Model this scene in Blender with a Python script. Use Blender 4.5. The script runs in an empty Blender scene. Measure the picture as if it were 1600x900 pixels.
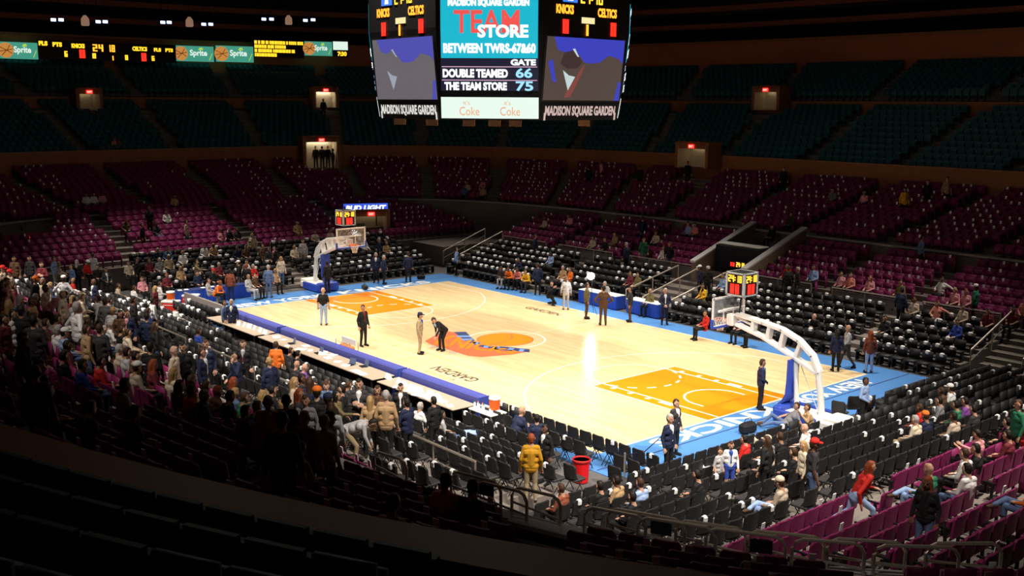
import bpy, bmesh, math, random
import numpy as np
from mathutils import Vector, Matrix

rnd = random.Random(11)
scene = bpy.context.scene
COL = scene.collection

# ------------------------------------------------------------------ camera
CAM = np.array([36.5449, -30.3037, 10.8942])
FPX = 1624.16
_a, _b, _c = 2.43857782, 0.176439955, 0.00660214963
_f = np.array([math.cos(_b)*math.cos(_a), math.cos(_b)*math.sin(_a), -math.sin(_b)])
_r = np.array([math.sin(_a), -math.cos(_a), 0.0])
_u = np.cross(_r, _f)
CR = math.cos(_c)*_r + math.sin(_c)*_u
CU = -math.sin(_c)*_r + math.cos(_c)*_u
cam_data = bpy.data.cameras.new('camera')
cam_data.sensor_width = 36.0
cam_data.lens = FPX/1600*36.0
cam_data.clip_start = 0.05
cam_data.clip_end = 500
cam = bpy.data.objects.new('camera', cam_data)
COL.objects.link(cam)
M = Matrix.Identity(4)
for i in range(3):
    M[i][0], M[i][1], M[i][2], M[i][3] = CR[i], CU[i], -_f[i], CAM[i]
cam.matrix_world = M
scene.camera = cam

# ------------------------------------------------------------------ world and light
world = bpy.data.worlds.new('world')
scene.world = world
world.use_nodes = True
world.node_tree.nodes['Background'].inputs[0].default_value = (0.5, 0.34, 0.36, 1)
world.node_tree.nodes['Background'].inputs[1].default_value = 0.0026
vs = scene.view_settings
vs.view_transform = 'Standard'
vs.look = 'None'
vs.exposure = 0.0
vs.gamma = 1.0
vs.use_curve_mapping = False

def spot(x, y, z, tx, ty, power, size, col=(1.0, 0.93, 0.80), rad=0.5, blend=1.0):
    d = bpy.data.lights.new('arena_and_fill_spot', 'SPOT')
    d.energy = power; d.spot_size = math.radians(size); d.spot_blend = blend
    d.color = col; d.shadow_soft_size = rad
    o = bpy.data.objects.new('arena_and_fill_spot', d)
    COL.objects.link(o)
    o.location = (x, y, z)
    o.rotation_euler = (Vector((tx, ty, 0))-Vector((x, y, z))).to_track_quat('-Z', 'Y').to_euler()
    return o
# lamps on the truss over the court
for sx in (-12, 0, 12):
    for sy in (-7, 7):
        spot(sx, sy, 23, sx*0.8, sy*0.5, 19000, 66)
# ring of lamps round the bowl, aimed inwards
for lx, ly, tx, ty, pw in ((26, -17, 13, -9, 30000), (8, -21, 5, -10, 18000), (-12, -21, -10, -11, 16000), (-28, -6, -20, -5, 13000),
                           (-24, 16, -14, 6, 8000), (-3, 21, -2, 5, 12000), (19, 18, 9, 7, 15000), (31, -4, 20, -5, 26000)):
    spot(lx, ly, 21, tx, ty, pw, 62, col=(1.0, 0.91, 0.80))
# unseen narrow fill lamps added camera-side to brighten the near rows
for lx, ly, tx, ty, pw, sz in ((-3, -31, -11, -14.0, 28000, 42), (15, -30, 8, -12.5, 12000, 42), (30, -22, 22, -8, 9000, 46)):
    spot(lx, ly, 22, tx, ty, pw, sz, col=(1.0, 0.91, 0.80))

# unseen dim point lights added high up to lift the upper bowl
for lx, ly in ((-12, -9), (12, -9), (-12, 9), (12, 9)):
    d = bpy.data.lights.new('bowl_fill_light', 'POINT'); d.energy = 330; d.color = (1.0, .82, .66); d.shadow_soft_size = .6
    o = bpy.data.objects.new('bowl_fill_light', d); COL.objects.link(o); o.location = (lx, ly, 26)

# ------------------------------------------------------------------ pixel helpers (points on real surfaces)
def ray(px, py):
    return _f + CR*(px-800)/FPX - CU*(py-450)/FPX
def g(px, py, z=0.0):
    d = ray(px, py); t = (z-CAM[2])/d[2]; return CAM+d*t
def ony(px, py, Y):
    d = ray(px, py); return CAM+d*(Y-CAM[1])/d[1]
def onx(px, py, X):
    d = ray(px, py); return CAM+d*(X-CAM[0])/d[0]
def proj(P):
    d = np.asarray(P, float)-CAM
    z = d@_f
    return 800+FPX*(d@CR)/z, 450-FPX*(d@CU)/z, z

# ------------------------------------------------------------------ materials
MATS = {}
def mat(name, col, rough=0.6, metal=0.0, emit=0.0, noise=0.0, scale=8.0, spec=0.3, bump=0.0):
    if name in MATS: return MATS[name]
    m = bpy.data.materials.new(name); m.use_nodes = True
    nt = m.node_tree; b = nt.nodes['Principled BSDF']
    c = (col[0], col[1], col[2], 1)
    b.inputs['Base Color'].default_value = c
    b.inputs['Roughness'].default_value = rough
    b.inputs['Metallic'].default_value = metal
    b.inputs['Specular IOR Level'].default_value = spec
    if emit:
        b.inputs['Emission Color'].default_value = c
        b.inputs['Emission Strength'].default_value = emit
    if noise or bump:
        tc = nt.nodes.new('ShaderNodeTexCoord')
        n = nt.nodes.new('ShaderNodeTexNoise'); n.inputs['Scale'].default_value = scale
        n.inputs['Detail'].default_value = 5
        nt.links.new(tc.outputs['Object'], n.inputs['Vector'])
        if noise:
            mx = nt.nodes.new('ShaderNodeMix'); mx.data_type = 'RGBA'
            mx.inputs[6].default_value = tuple(v*(1-noise) for v in col)+(1,)
            mx.inputs[7].default_value = tuple(min(1, v*(1+noise)) for v in col)+(1,)
            nt.links.new(n.outputs['Fac'], mx.inputs[0])
            nt.links.new(mx.outputs[2], b.inputs['Base Color'])
        if bump:
            bp = nt.nodes.new('ShaderNodeBump'); bp.inputs['Strength'].default_value = bump
            bp.inputs['Distance'].default_value = 0.02
            nt.links.new(n.outputs['Fac'], bp.inputs['Height'])
            nt.links.new(bp.outputs['Normal'], b.inputs['Normal'])
    MATS[name] = m
    return m

def emat(name, col, strength):
    if name in MATS: return MATS[name]
    m = bpy.data.materials.new(name); m.use_nodes = True
    b = m.node_tree.nodes['Principled BSDF']
    b.inputs['Base Color'].default_value = (0.01, 0.01, 0.01, 1)
    b.inputs['Emission Color'].default_value = (*col, 1)
    b.inputs['Emission Strength'].default_value = strength
    MATS[name] = m
    return m

def wood_mat():
    m = bpy.data.materials.new('maple_floor'); m.use_nodes = True
    nt = m.node_tree; b = nt.nodes['Principled BSDF']
    tc = nt.nodes.new('ShaderNodeTexCoord')
    br = nt.nodes.new('ShaderNodeTexBrick')
    br.inputs['Scale'].default_value = 1.0
    br.inputs['Brick Width'].default_value = 1.9; br.inputs['Row Height'].default_value = 0.19
    br.inputs['Mortar Size'].default_value = 0.0025
    br.inputs['Color1'].default_value = (0.80, 0.60, 0.35, 1)
    br.inputs['Color2'].default_value = (0.70, 0.50, 0.27, 1)
    br.inputs['Mortar'].default_value = (0.50, 0.34, 0.18, 1)
    nt.links.new(tc.outputs['Object'], br.inputs['Vector'])
    mp = nt.nodes.new('ShaderNodeMapping'); mp.inputs['Scale'].default_value = (0.6, 9, 1)
    nt.links.new(tc.outputs['Object'], mp.inputs['Vector'])
    n = nt.nodes.new('ShaderNodeTexNoise'); n.inputs['Scale'].default_value = 2.0; n.inputs['Detail'].default_value = 6
    nt.links.new(mp.outputs['Vector'], n.inputs['Vector'])
    mx = nt.nodes.new('ShaderNodeMix'); mx.data_type = 'RGBA'; mx.blend_type = 'MULTIPLY'; mx.inputs[0].default_value = 0.35
    cr = nt.nodes.new('ShaderNodeValToRGB')
    cr.color_ramp.elements[0].color = (0.72, 0.66, 0.56, 1); cr.color_ramp.elements[1].color = (1, 1, 1, 1)
    nt.links.new(n.outputs['Fac'], cr.inputs['Fac'])
    nt.links.new(br.outputs['Color'], mx.inputs[6]); nt.links.new(cr.outputs['Color'], mx.inputs[7])
    nt.links.new(mx.outputs[2], b.inputs['Base Color'])
    b.inputs['Roughness'].default_value = 0.2
    b.inputs['Specular IOR Level'].default_value = 0.28
    return m

# ------------------------------------------------------------------ mesh helpers
class MB:
    def __init__(s): s.v = []; s.f = []
    def add(s, vs, fs):
        o = len(s.v); s.v += [tuple(map(float, p)) for p in vs]; s.f += [tuple(i+o for i in f) for f in fs]; return s
    def box(s, c, d, R=None):
        x, y, z = d[0]/2, d[1]/2, d[2]/2
        vs = [(-x,-y,-z),(x,-y,-z),(x,y,-z),(-x,y,-z),(-x,-y,z),(x,-y,z),(x,y,z),(-x,y,z)]
        if R is not None: vs = [R@Vector(p) for p in vs]
        return s.add([(p[0]+c[0], p[1]+c[1], p[2]+c[2]) for p in vs],
                     [(3,2,1,0),(4,5,6,7),(0,1,5,4),(1,2,6,5),(2,3,7,6),(3,0,4,7)])
    def bbox(s, c, d, b=0.02, R=None):
        # box with chamfered vertical and top edges
        x, y, z = d[0]/2, d[1]/2, d[2]/2
        def ringp(xx, yy, cc, zz): return [(-xx+cc,-yy,zz),(xx-cc,-yy,zz),(xx,-yy+cc,zz),(xx,yy-cc,zz),(xx-cc,yy,zz),(-xx+cc,yy,zz),(-xx,yy-cc,zz),(-xx,-yy+cc,zz)]
        vs = ringp(x-b, y-b, b*.6, -z)+ringp(x, y, b, -z+b)+ringp(x, y, b, z-b)+ringp(x-b, y-b, b*.6, z)
        fs = [tuple(range(7, -1, -1)), tuple(range(24, 32))]
        for k in range(3):
            for i in range(8): fs.append((k*8+i, k*8+(i+1) % 8, k*8+8+(i+1) % 8, k*8+8+i))
        if R is not None: vs = [R@Vector(p) for p in vs]
        return s.add([(p[0]+c[0], p[1]+c[1], p[2]+c[2]) for p in vs], fs)
    def tube(s, pts, r, n=8, r2=None):
        pts = [Vector(p) for p in pts]; m = len(pts); vs = []; fs = []
        for i, p in enumerate(pts):
            t = (pts[min(i+1, m-1)]-pts[max(i-1, 0)]).normalized()
            a = Vector((0, 0, 1)) if abs(t.z) < 0.9 else Vector((1, 0, 0))
            u = t.cross(a).normalized(); w = t.cross(u)
            rr = r if r2 is None else r+(r2-r)*i/(m-1)
            for k in range(n):
                an = 2*math.pi*k/n
                vs.append(p+u*math.cos(an)*rr+w*math.sin(an)*rr)
        for i in range(m-1):
            for k in range(n):
                fs.append((i*n+k, i*n+(k+1) % n, (i+1)*n+(k+1) % n, (i+1)*n+k))
        fs.append(tuple(range(n-1, -1, -1))); fs.append(tuple((m-1)*n+k for k in range(n)))
        return s.add(vs, fs)
    def lathe(s, prof, n=16, c=(0, 0, 0)):
        vs = []; fs = []
        for r, z in prof:
            for k in range(n):
                a = 2*math.pi*k/n; vs.append((c[0]+r*math.cos(a), c[1]+r*math.sin(a), c[2]+z))
        for i in range(len(prof)-1):
            for k in range(n): fs.append((i*n+k, i*n+(k+1) % n, (i+1)*n+(k+1) % n, (i+1)*n+k))
        fs.append(tuple(range(n-1, -1, -1))); fs.append(tuple((len(prof)-1)*n+k for k in range(n)))
        return s.add(vs, fs)
    def prism(s, poly, z0, z1):
        n = len(poly)
        vs = [(p[0], p[1], z0) for p in poly]+[(p[0], p[1], z1) for p in poly]
        fs = [tuple(range(n-1, -1, -1)), tuple(range(n, 2*n))]+[(i, (i+1) % n, n+(i+1) % n, n+i) for i in range(n)]
        return s.add(vs, fs)
    def ball(s, c, r, n=10, m=6):
        prof = []
        for i in range(m+1):
            a = -math.pi/2+math.pi*i/m; prof.append((max(1e-4, r*math.cos(a)), r*math.sin(a)))
        return s.lathe(prof, n, c)
    def mesh(s, name='mesh', smooth=False):
        me = bpy.data.meshes.new(name); me.from_pydata(s.v, [], s.f); me.update()
        if smooth: me.polygons.foreach_set('use_smooth', [True]*len(me.polygons))
        return me
    def build(s, name, m, parent=None, smooth=False):
        me = s.mesh(name, smooth)
        if m is not None: me.materials.append(m)
        return obj(name, me, parent)

def obj(name, me, parent=None, loc=None, rotz=0.0):
    o = bpy.data.objects.new(name, me); COL.objects.link(o)
    if parent is not None: o.parent = parent
    if loc is not None: o.location = loc
    if rotz: o.rotation_euler = (0, 0, rotz)
    return o
def tag(o, label=None, cat=None, group=None, kind=None):
    if label: o['label'] = label
    if cat: o['category'] = cat
    if group: o['group'] = group
    if kind: o['kind'] = kind
    return o
def thing(name, label, cat, loc=(0, 0, 0), rotz=0.0, group=None):
    o = bpy.data.objects.new(name, None); COL.objects.link(o)
    o.empty_display_size = 0.1
    o.location = loc; o.rotation_euler = (0, 0, rotz)
    return tag(o, label, cat, group)
def struct(o): o['kind'] = 'structure'; return o
def stuff(o): o['kind'] = 'stuff'; return o
def dup(root, loc, rotz, label=None, group=None, scale=None):
    r = root.copy(); COL.objects.link(r); r.location = loc; r.rotation_euler = (0, 0, rotz)
    if scale: r.scale = scale
    if label: r['label'] = label
    if group: r['group'] = group
    for ch in root.children:
        c = ch.copy(); COL.objects.link(c); c.parent = r
    return r

FONTC = {}
def text_geo(txt, bold=0.0, extrude=0.0):
    """flat text as vertices and faces, width and height of its bounding box normalised outside"""
    key = (txt, bold, extrude)
    if key in FONTC: return FONTC[key]
    cu = bpy.data.curves.new('lettering', 'FONT'); cu.body = txt; cu.size = 1.0; cu.offset = bold; cu.extrude = extrude
    cu.resolution_u = 3
    o = bpy.data.objects.new('lettering', cu); COL.objects.link(o)
    bpy.context.view_layer.update()
    dg = bpy.context.evaluated_depsgraph_get()
    me = o.evaluated_get(dg).to_mesh()
    v = np.array([tuple(p.co) for p in me.vertices]); fcs = [tuple(p.vertices) for p in me.polygons]
    o.evaluated_get(dg).to_mesh_clear()
    bpy.data.objects.remove(o); bpy.data.curves.remove(cu)
    mn = v.min(0); mx = v.max(0)
    v[:, 0] = (v[:, 0]-mn[0])/(mx[0]-mn[0]); v[:, 1] = (v[:, 1]-mn[1])/(mx[1]-mn[1])
    FONTC[key] = (v, fcs)
    return v, fcs
def text_quad(mb, txt, o, ux, uy, bold=0.02):
    """letters filling the parallelogram origin o, width vector ux, height vector uy"""
    v, fc = text_geo(txt, bold)
    o = np.array(o, float); ux = np.array(ux, float); uy = np.array(uy, float)
    mb.add([o+ux*p[0]+uy*p[1] for p in v], fc)
    return mb
SEG = {'0': 'abcdef', '1': 'bc', '2': 'abged', '3': 'abgcd', '4': 'fgbc', '5': 'afgcd', '6': 'afgedc', '7': 'abc', '8': 'abcdefg', '9': 'abcdfg'}
def led_quad(mb, txt, o, ux, uy, w=0.2):
    """seven-segment digits in the parallelogram"""
    o = np.array(o, float); ux = np.array(ux, float); uy = np.array(uy, float)
    n = sum(0.45 if ch == ':' else 1.0 for ch in txt); x = 0
    def q(x0, y0, x1, y1): mb.add([o+ux*x0+uy*y0, o+ux*x1+uy*y0, o+ux*x1+uy*y1, o+ux*x0+uy*y1], [(0, 1, 2, 3)])
    for ch in txt:
        W = (0.45 if ch == ':' else 1.0)/n; a = x+W*0.1; b = x+W*0.9; t = (b-a)*w*1.3; h = w*0.62
        if ch == ':':
            q(a, .25, b, .4); q(a, .6, b, .75)
        elif ch in SEG:
            for sg in SEG[ch]:
                if sg == 'a': q(a, 1-h, b, 1)
                if sg == 'd': q(a, 0, b, h)
                if sg == 'g': q(a, .5-h/2, b, .5+h/2)
                if sg == 'f': q(a, .5, a+t, 1)
                if sg == 'e': q(a, 0, a+t, .5)
                if sg == 'b': q(b-t, .5, b, 1)
                if sg == 'c': q(b-t, 0, b, .5)
        x += W
    return mb

# ------------------------------------------------------------------ common materials
M_conc = mat('concrete_riser', (0.20, 0.17, 0.15), 0.85, noise=0.25, scale=3, bump=0.1)
M_floorc = mat('arena_concrete', (0.10, 0.095, 0.095), 0.7, noise=0.3, scale=1.5)
M_white = mat('white_paint', (0.85, 0.84, 0.80), 0.35)
M_line = mat('court_line_white', (0.95, 0.90, 0.74), 0.25)
M_blue = mat('apron_blue', (0.085, 0.24, 0.56), 0.28, noise=0.08, scale=2)
M_orange = mat('lane_orange', (0.80, 0.235, 0.008), 0.25)
M_black = mat('black_metal', (0.012, 0.012, 0.013), 0.45)
M_steel = mat('rail_steel', (0.62, 0.55, 0.47), 0.35, metal=0.75)
M_brown = mat('brown_fascia', (0.30, 0.115, 0.04), 0.6, noise=0.25, scale=1.2)
M_wall = mat('grey_brown_wall', (0.17, 0.14, 0.13), 0.8, noise=0.2, scale=1)
M_cap = mat('grey_wall_cap', (0.40, 0.37, 0.36), 0.7, noise=0.15, scale=2)
M_yellow = mat('yellow_step_edge', (0.75, 0.48, 0.06), 0.6)
M_pad = mat('blue_padding', (0.03, 0.07, 0.42), 0.45)
M_cloth = mat('blue_table_cloth', (0.035, 0.06, 0.30), 0.7, noise=0.15, scale=4)

L, W = 14.325, 7.62
# ------------------------------------------------------------------ court
fl = struct(MB().prism([(-75, -62), (75, -62), (75, 62), (-75, 62)], -0.3, -0.03).build('floor', M_floorc))
ap = struct(MB().prism([(-17.0, -9.1), (17.1, -9.1), (17.1, 9.15), (-17.0, 9.15)], -0.03, -0.006).build('floor_apron', M_blue))
ct = struct(MB().prism([(-L-.05, -W-.25), (L+.05, -W-.25), (L+.05, W+.05), (-L-.05, W+.05)], -0.006, 0.0).build('floor_court', wood_mat()))
ZL = 0.004
def strip(mb, pts, w, z=ZL, closed=False):
    pts = [Vector((p[0], p[1], 0)) for p in pts]; n = len(pts)
    vs = []
    for i, p in enumerate(pts):
        a = pts[(i-1) % n] if (closed or i > 0) else p
        b = pts[(i+1) % n] if (closed or i < n-1) else p
        t = (b-a).normalized(); nn = Vector((-t.y, t.x, 0))
        vs += [(p+nn*w/2), (p-nn*w/2)]
    vs = [(v.x, v.y, z) for v in vs]
    k = n if closed else n-1
    return mb.add(vs, [(2*i, 2*i+1, (2*((i+1) % n))+1, 2*((i+1) % n)) for i in range(k)])
def flat(mb, pts, z=ZL): return mb.add([(p[0], p[1], z) for p in pts], [tuple(range(len(pts)))])
def arc(cx, cy, r, a0, a1, n=32): return [(cx+r*math.cos(math.radians(a0+(a1-a0)*i/n)), cy+r*math.sin(math.radians(a0+(a1-a0)*i/n))) for i in range(n+1)]
def mark(name, mb, m): return mb.build(name, m, ct)
for s in (-1, 1):
    mark('baseline', strip(MB(), [(s*L, -W), (s*L, W)], 0.06), M_line)
    mark('sideline', strip(MB(), [(-L, s*W), (L, s*W)], 0.06), M_line)
    lane = MB(); flat(lane, [(s*L, -2.44*s), (s*L, 2.44*s), (s*8.54, 2.44*s), (s*8.54, -2.44*s)][::1], 0.002)
    mark('lane', lane, M_orange)
    for t in (-1, 1):
        mark('lane_line', strip(MB(), [(s*L, t*1.85), (s*8.54, t*1.85)], 0.07, 0.005), M_line)
        bl = MB()
        for xx, ww in ((12.0, .32), (11.1, .09), (10.2, .09), (9.3, .09)):
            flat(bl, [(s*(xx-ww), t*1.85), (s*(xx+ww), t*1.85), (s*(xx+ww), t*2.12), (s*(xx-ww), t*2.12)][::s*t], 0.006)
        mark('lane_blocks', bl, M_line)
        mark('lane_edge', strip(MB(), [(s*L, t*2.44), (s*8.54, t*2.44)], 0.04, 0.005), M_line)
    mark('free_throw_line', strip(MB(), [(s*8.54, -2.44), (s*8.54, 2.44)], 0.05, 0.005), M_line)
    c0 = s*8.54
    mark('free_throw_arc', strip(MB(), arc(c0, 0, 1.83, 90, 270) if s > 0 else arc(c0, 0, 1.83, -90, 90), 0.06), M_line)
    da = MB()
    for k in range(7):
        a0 = (-80+k*24.0) if s > 0 else (100+k*24.0)
        strip(da, arc(c0, 0, 1.83, a0, a0+12, 5), 0.09, 0.006)
    mark('free_throw_dashes', da, M_line)
    rx = s*(L-1.575)
    mark('restricted_arc', strip(MB(), [(rx+s*.35, 1.22)]+(arc(rx, 0, 1.22, 90, 270) if s > 0 else arc(rx, 0, 1.22, 90, -90))+[(rx+s*.35, -1.22)], 0.08, 0.006), M_line)
    ang = math.degrees(math.acos(6.71/7.24)); 
    if s > 0: pts = [(L, 6.71)]+arc(rx, 0, 7.24, 112, 248, 60)+[(L, -6.71)]
    else: pts = [(-L, 6.71)]+arc(rx, 0, 7.24, 68, -68, 60)+[(-L, -6.71)]
    mark('three_point_line', strip(MB(), pts, 0.06), M_line)
mark('half_court_line', strip(MB(), [(0, -W), (0, W)], 0.05), mat('pale_maple_line', (0.86, 0.72, 0.48), .25))
mark('centre_circle', strip(MB(), arc(.2, .15, 1.83, 0, 360, 64)[:-1], 0.09, ZL, True), M_line)
# centre emblem: ball and lettered ribbon
M_salm = mat('salmon_paint', (0.70, 0.16, 0.07), .25)
M_navy = mat('navy_paint', (0.045, 0.06, 0.16), .3)
M_lblue = mat('light_blue_paint', (0.18, 0.32, 0.72), .3)
M_ballp = mat('ball_orange_paint', (0.80, 0.25, 0.015), .25)
eb = MB(); flat(eb, arc(0.2, 0.1, 1.32, 0, 360, 48)[:-1], 0.005); mark('emblem_ball', eb, M_ballp)
es = MB(); strip(es, arc(-1.3, -.7, 1.9, -12, 68, 16), 0.06, 0.007); strip(es, arc(0.2, 0.1, 1.3, 0, 360, 48)[:-1], 0.07, 0.007, True); mark('emblem_ball_seam', es, M_salm)
def gp(pxs): return [g(*p)[:2] for p in pxs]
def poly_up(pts):
    a = sum(pts[i][0]*pts[(i+1) % len(pts)][1]-pts[(i+1) % len(pts)][0]*pts[i][1] for i in range(len(pts)))
    return pts if a > 0 else pts[::-1]
e1 = MB(); flat(e1, poly_up(gp([(664, 533), (682, 523), (700, 518), (709, 519), (726, 531), (745, 540), (780, 546), (828, 549), (800, 554), (752, 558), (731, 556), (700, 546), (672, 538)])), 0.006); mark('emblem_ribbon', e1, M_salm)
e2 = MB(); flat(e2, poly_up(gp([(709, 519), (728, 518.5), (735, 526), (745, 534.5), (768, 541), (790, 542), (828, 546), (827, 550.5), (780, 547), (745, 541), (726, 532)])), 0.007); mark('emblem_shadow', e2, M_navy)
e3 = MB()
for q in ([(712, 524.5), (733, 524.5), (736, 527), (716, 527)], [(719, 529.5), (737, 529), (740, 531.5), (724, 532)], [(736, 534), (746, 535), (748, 538), (742, 538)], [(757, 540), (764, 541), (762, 544), (755, 543)], [(774, 542), (782, 542.5), (778, 546.5), (772, 546)], [(796, 543.5), (804, 544.5), (800, 548.5), (792, 548)], [(813, 545), (820, 546), (817, 550), (810, 549)]):
    flat(e3, poly_up(gp(q)), 0.009)
mark('emblem_stripe', e3, M_lblue)
def warp_text(txt, quad, z, bold=0.02):
    v, fc = text_geo(txt, bold); q = [np.array(g(*p)[:2]) for p in quad]
    mb = MB()
    mb.add([tuple((1-a)*(1-b)*q[0]+a*(1-b)*q[1]+a*b*q[2]+(1-a)*b*q[3])+(z,) for a, b in v[:, :2]], fc)
    return mb
mark('emblem_letters', warp_text('KNICKS', [(676, 539), (800, 554), (812, 550), (694, 521)], 0.009, 0.03), M_ballp)
mark('emblem_lettering_small', warp_text('NEW YORK', [(666, 541), (716, 555), (724, 551), (674, 538)], 0.004, 0.01), mat('grey_paint', (0.48, 0.42, 0.38), .3))
M_ink = mat('dark_lettering', (0.10, 0.07, 0.05), .3)
# lettering read from inside the court looking outwards
t = MB(); text_quad(t, 'GARDEN', (5.1, -5.2, ZL), (-2.75, 0, 0), (0, -0.62, 0)); mark('court_lettering', t, M_ink)
t = MB(); text_quad(t, 'MADISON SQUARE', (4.5, -6.0, ZL), (-2.0, 0, 0), (0, -0.22, 0)); mark('court_lettering', t, mat('faded_lettering', (0.52, 0.36, 0.20), .3))
t = MB(); text_quad(t, 'GARDEN', (-5.05, 5.75, ZL), (2.7, 0, 0), (0, 0.5, 0)); mark('court_lettering', t, M_ink)
def aprontext(txt, x0, y0, ux, uy):
    t = MB(); text_quad(t, txt, (x0, y0, 0.002), ux, uy, 0.03)
    o = t.build('apron_lettering', M_white, ap)
aprontext('NEW YORK', 14.5, 6.6, (0, -5.4, 0), (0.78, 0, 0))
aprontext('KNICKS', 14.5, 0.55, (0, -6.4, 0), (0.78, 0, 0))
aprontext('NEW YORK', -14.55, -6.6, (0, 6.0, 0), (-0.85, 0, 0))
aprontext('KNICKS', -14.55, 0.3, (0, 6.3, 0), (-0.85, 0, 0))
sm = MB(); strip(sm, [(15.42, -9.0), (15.42, 9.1)], 0.05, 0.001); sm.build('apron_seam', M_navy, ap)
sm = MB(); strip(sm, [(-15.6, -9.0), (-15.6, 9.1)], 0.04, 0.001); sm.build('apron_seam', M_navy, ap)

# ------------------------------------------------------------------ the bowl: profile and surfaces
def rn(a): return 4.0-min(1.0, max(0.0, (a-32.0)/9.5))      # the bowl grows rounder outwards
def sring(a, b, n=None, k=160):
    n = n or rn(a)
    th = np.linspace(0, 2*np.pi, k, endpoint=False); c, s = np.cos(th), np.sin(th)
    return np.stack([a*np.sign(c)*np.abs(c)**(2/n), b*np.sign(s)*np.abs(s)**(2/n)], 1)
def inside(x, y, a, b): n = rn(a); return (abs(x)/a)**n+(abs(y)/b)**n < 1
WALL = (32.0, 20.3); FAS = (41.5, 29.5)
NUP = 12
def up_ab(t): return WALL[0]+.5+(FAS[0]-WALL[0]-.5)*t, WALL[1]+.5+(FAS[1]-WALL[1]-.5)*t
UPZ = lambda r: 3.3+0.20*r
T1A, T1B = (41.9, 29.9), (51.4, 39.4); NT1 = 10
T1Z = lambda r: 6.75+0.37*r
T2A, T2B = (52.0, 40.0), (59.0, 47.0); NT2 = 8
T2Z = lambda r: 11.2+0.33*r
def tier_t(x, y, A, B):
    lo, hi = 0.0, 1.0
    for _ in range(18):
        m = (lo+hi)/2
        if inside(x, y, A[0]+(B[0]-A[0])*m, A[1]+(B[1]-A[1])*m): hi = m
        else: lo = m
    return (lo+hi)/2
def surf(x, y):
    ax, ay = abs(x), abs(y)
    if not inside(x, y, *WALL):
        if inside(x, y, *FAS): return UPZ(min(NUP-1, int(tier_t(x, y, (WALL[0]+.5, WALL[1]+.5), FAS)*NUP)))
        if inside(x, y, *T1B): return T1Z(min(NT1-1, int(tier_t(x, y, T1A, T1B)*NT1)))
        if inside(x, y, *T2B): return T2Z(min(NT2-1, int(tier_t(x, y, T2A, T2B)*NT2)))
        return 14.5
    if ay >= 14.9 and ax < 18.6: return 1.3+.27*min(5, int((ay-14.9)/.85))
    if ax >= 23.7 and ay < 17.6: return 1.3+.25*min(8, int((ax-23.7)/.85))
    y0 = 9.2 if y > 0 else 10.4
    if ax <= 17.2 and ay > y0:
        return .18*min(6, int((ay-y0)/.8)) if y > 0 else .2*min(5, int((ay-y0)/.8))
    if ax > 17.3 and -13.6 < y < 9.1: return .17*min(7, int((ax-17.3)/.8))
    return 0.0
def head_hit(px, py, h, up=False):
    """place along the view of a pixel where a head at height h over the stand would be"""
    d = ray(px, py); d = d/np.linalg.norm(d); t = 4.0
    for rg_ in ((WALL[0]-.5, WALL[1]-.5), (FAS[0]-.5, FAS[1]-.5))[1 if up else 0:]:
        t1 = 4.0
        while t1 < 60 and not inside(*(CAM+d*t1)[:2], *rg_): t1 += .06
        p = CAM+d*t1
        if p[2] > surf(p[0], p[1])+h: t = t1; break
    while t < 140:
        p = CAM+d*t
        if p[2] <= surf(p[0], p[1])+h: break
        t += 0.06
    return (p[0], p[1], surf(p[0], p[1]))
def ring_hit(px, py, ab):
    d = ray(px, py); d = d/np.linalg.norm(d); t = 160.0
    while t > 5:
        p = CAM+d*t
        if inside(p[0], p[1], *ab): break
        t -= 0.05
    n_ = rn(ab[0])-1; n = np.array([np.sign(p[0])*abs(p[0]/ab[0])**n_/ab[0], np.sign(p[1])*abs(p[1]/ab[1])**n_/ab[1]]); n /= np.linalg.norm(n)
    return p, n

def ring_strip(mb, A, za, B, zb, k=160):
    a = sring(*A, k=k); b = sring(*B, k=k)
    vs = [(p[0], p[1], za) for p in a]+[(p[0], p[1], zb) for p in b]
    return mb.add(vs, [(i, (i+1) % k, k+(i+1) % k, k+i) for i in range(k)])
def ring_wall(name, ab, z0, z1, th, m, kind=True):
    mb = MB(); o = (ab[0]+th, ab[1]+th)
    ring_strip(mb, ab, z1, ab, z0); ring_strip(mb, o, z1, ab, z1); ring_strip(mb, o, z0, o, z1)
    return struct(mb.build(name, m))
def tier(name, A, B, n, zf, m):
    mb = MB()
    for r in range(n):
        t0, t1 = r/n, (r+1)/n
        P = lambda t: (A[0]+(B[0]-A[0])*t, A[1]+(B[1]-A[1])*t)
        ring_strip(mb, P(t1), zf(r), P(t0), zf(r))
        if r: ring_strip(mb, P(t0), zf(r), P(t0), zf(r-1))
    return struct(mb.build(name, m))
tier('seating_tier_upper', (WALL[0]+.3, WALL[1]+.3), FAS, NUP, UPZ, M_conc)
tier('seating_tier_balcony', T1A, T1B, NT1, T1Z, M_conc)
tier('seating_tier_gallery', T2A, T2B, NT2, T2Z, M_conc)
wl = ring_wall('wall_bowl', WALL, 0.0, 3.52, .3, M_wall)
cp = ring_wall('trim_1', (WALL[0]-.06, WALL[1]-.06), 3.52, 3.6, .42, M_cap)
ring_wall('wall_fascia', FAS, 5.4, 7.2, .4, M_brown)
ring_wall('trim_2', (FAS[0]-.04, FAS[1]-.04), 7.2, 7.27, .5, mat('brown_cap', (0.36, .16, .07), .5))
ring_wall('wall_balcony', T1B, 10.2, 11.15, .5, M_brown)
ring_wall('wall_gallery', T2B, 13.5, 16.3, .6, mat('brown_gallery', (0.42, 0.13, 0.05), .6, noise=.2, scale=.5))
ring_wall('trim_3', (T2B[0]-.15, T2B[1]-.15), 16.2, 16.45, .5, M_brown)
ring_wall('wall_back', (66, 54), 14.0, 30.0, .5, mat('black_wall', (0.02, 0.017, 0.018), .9))
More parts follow.
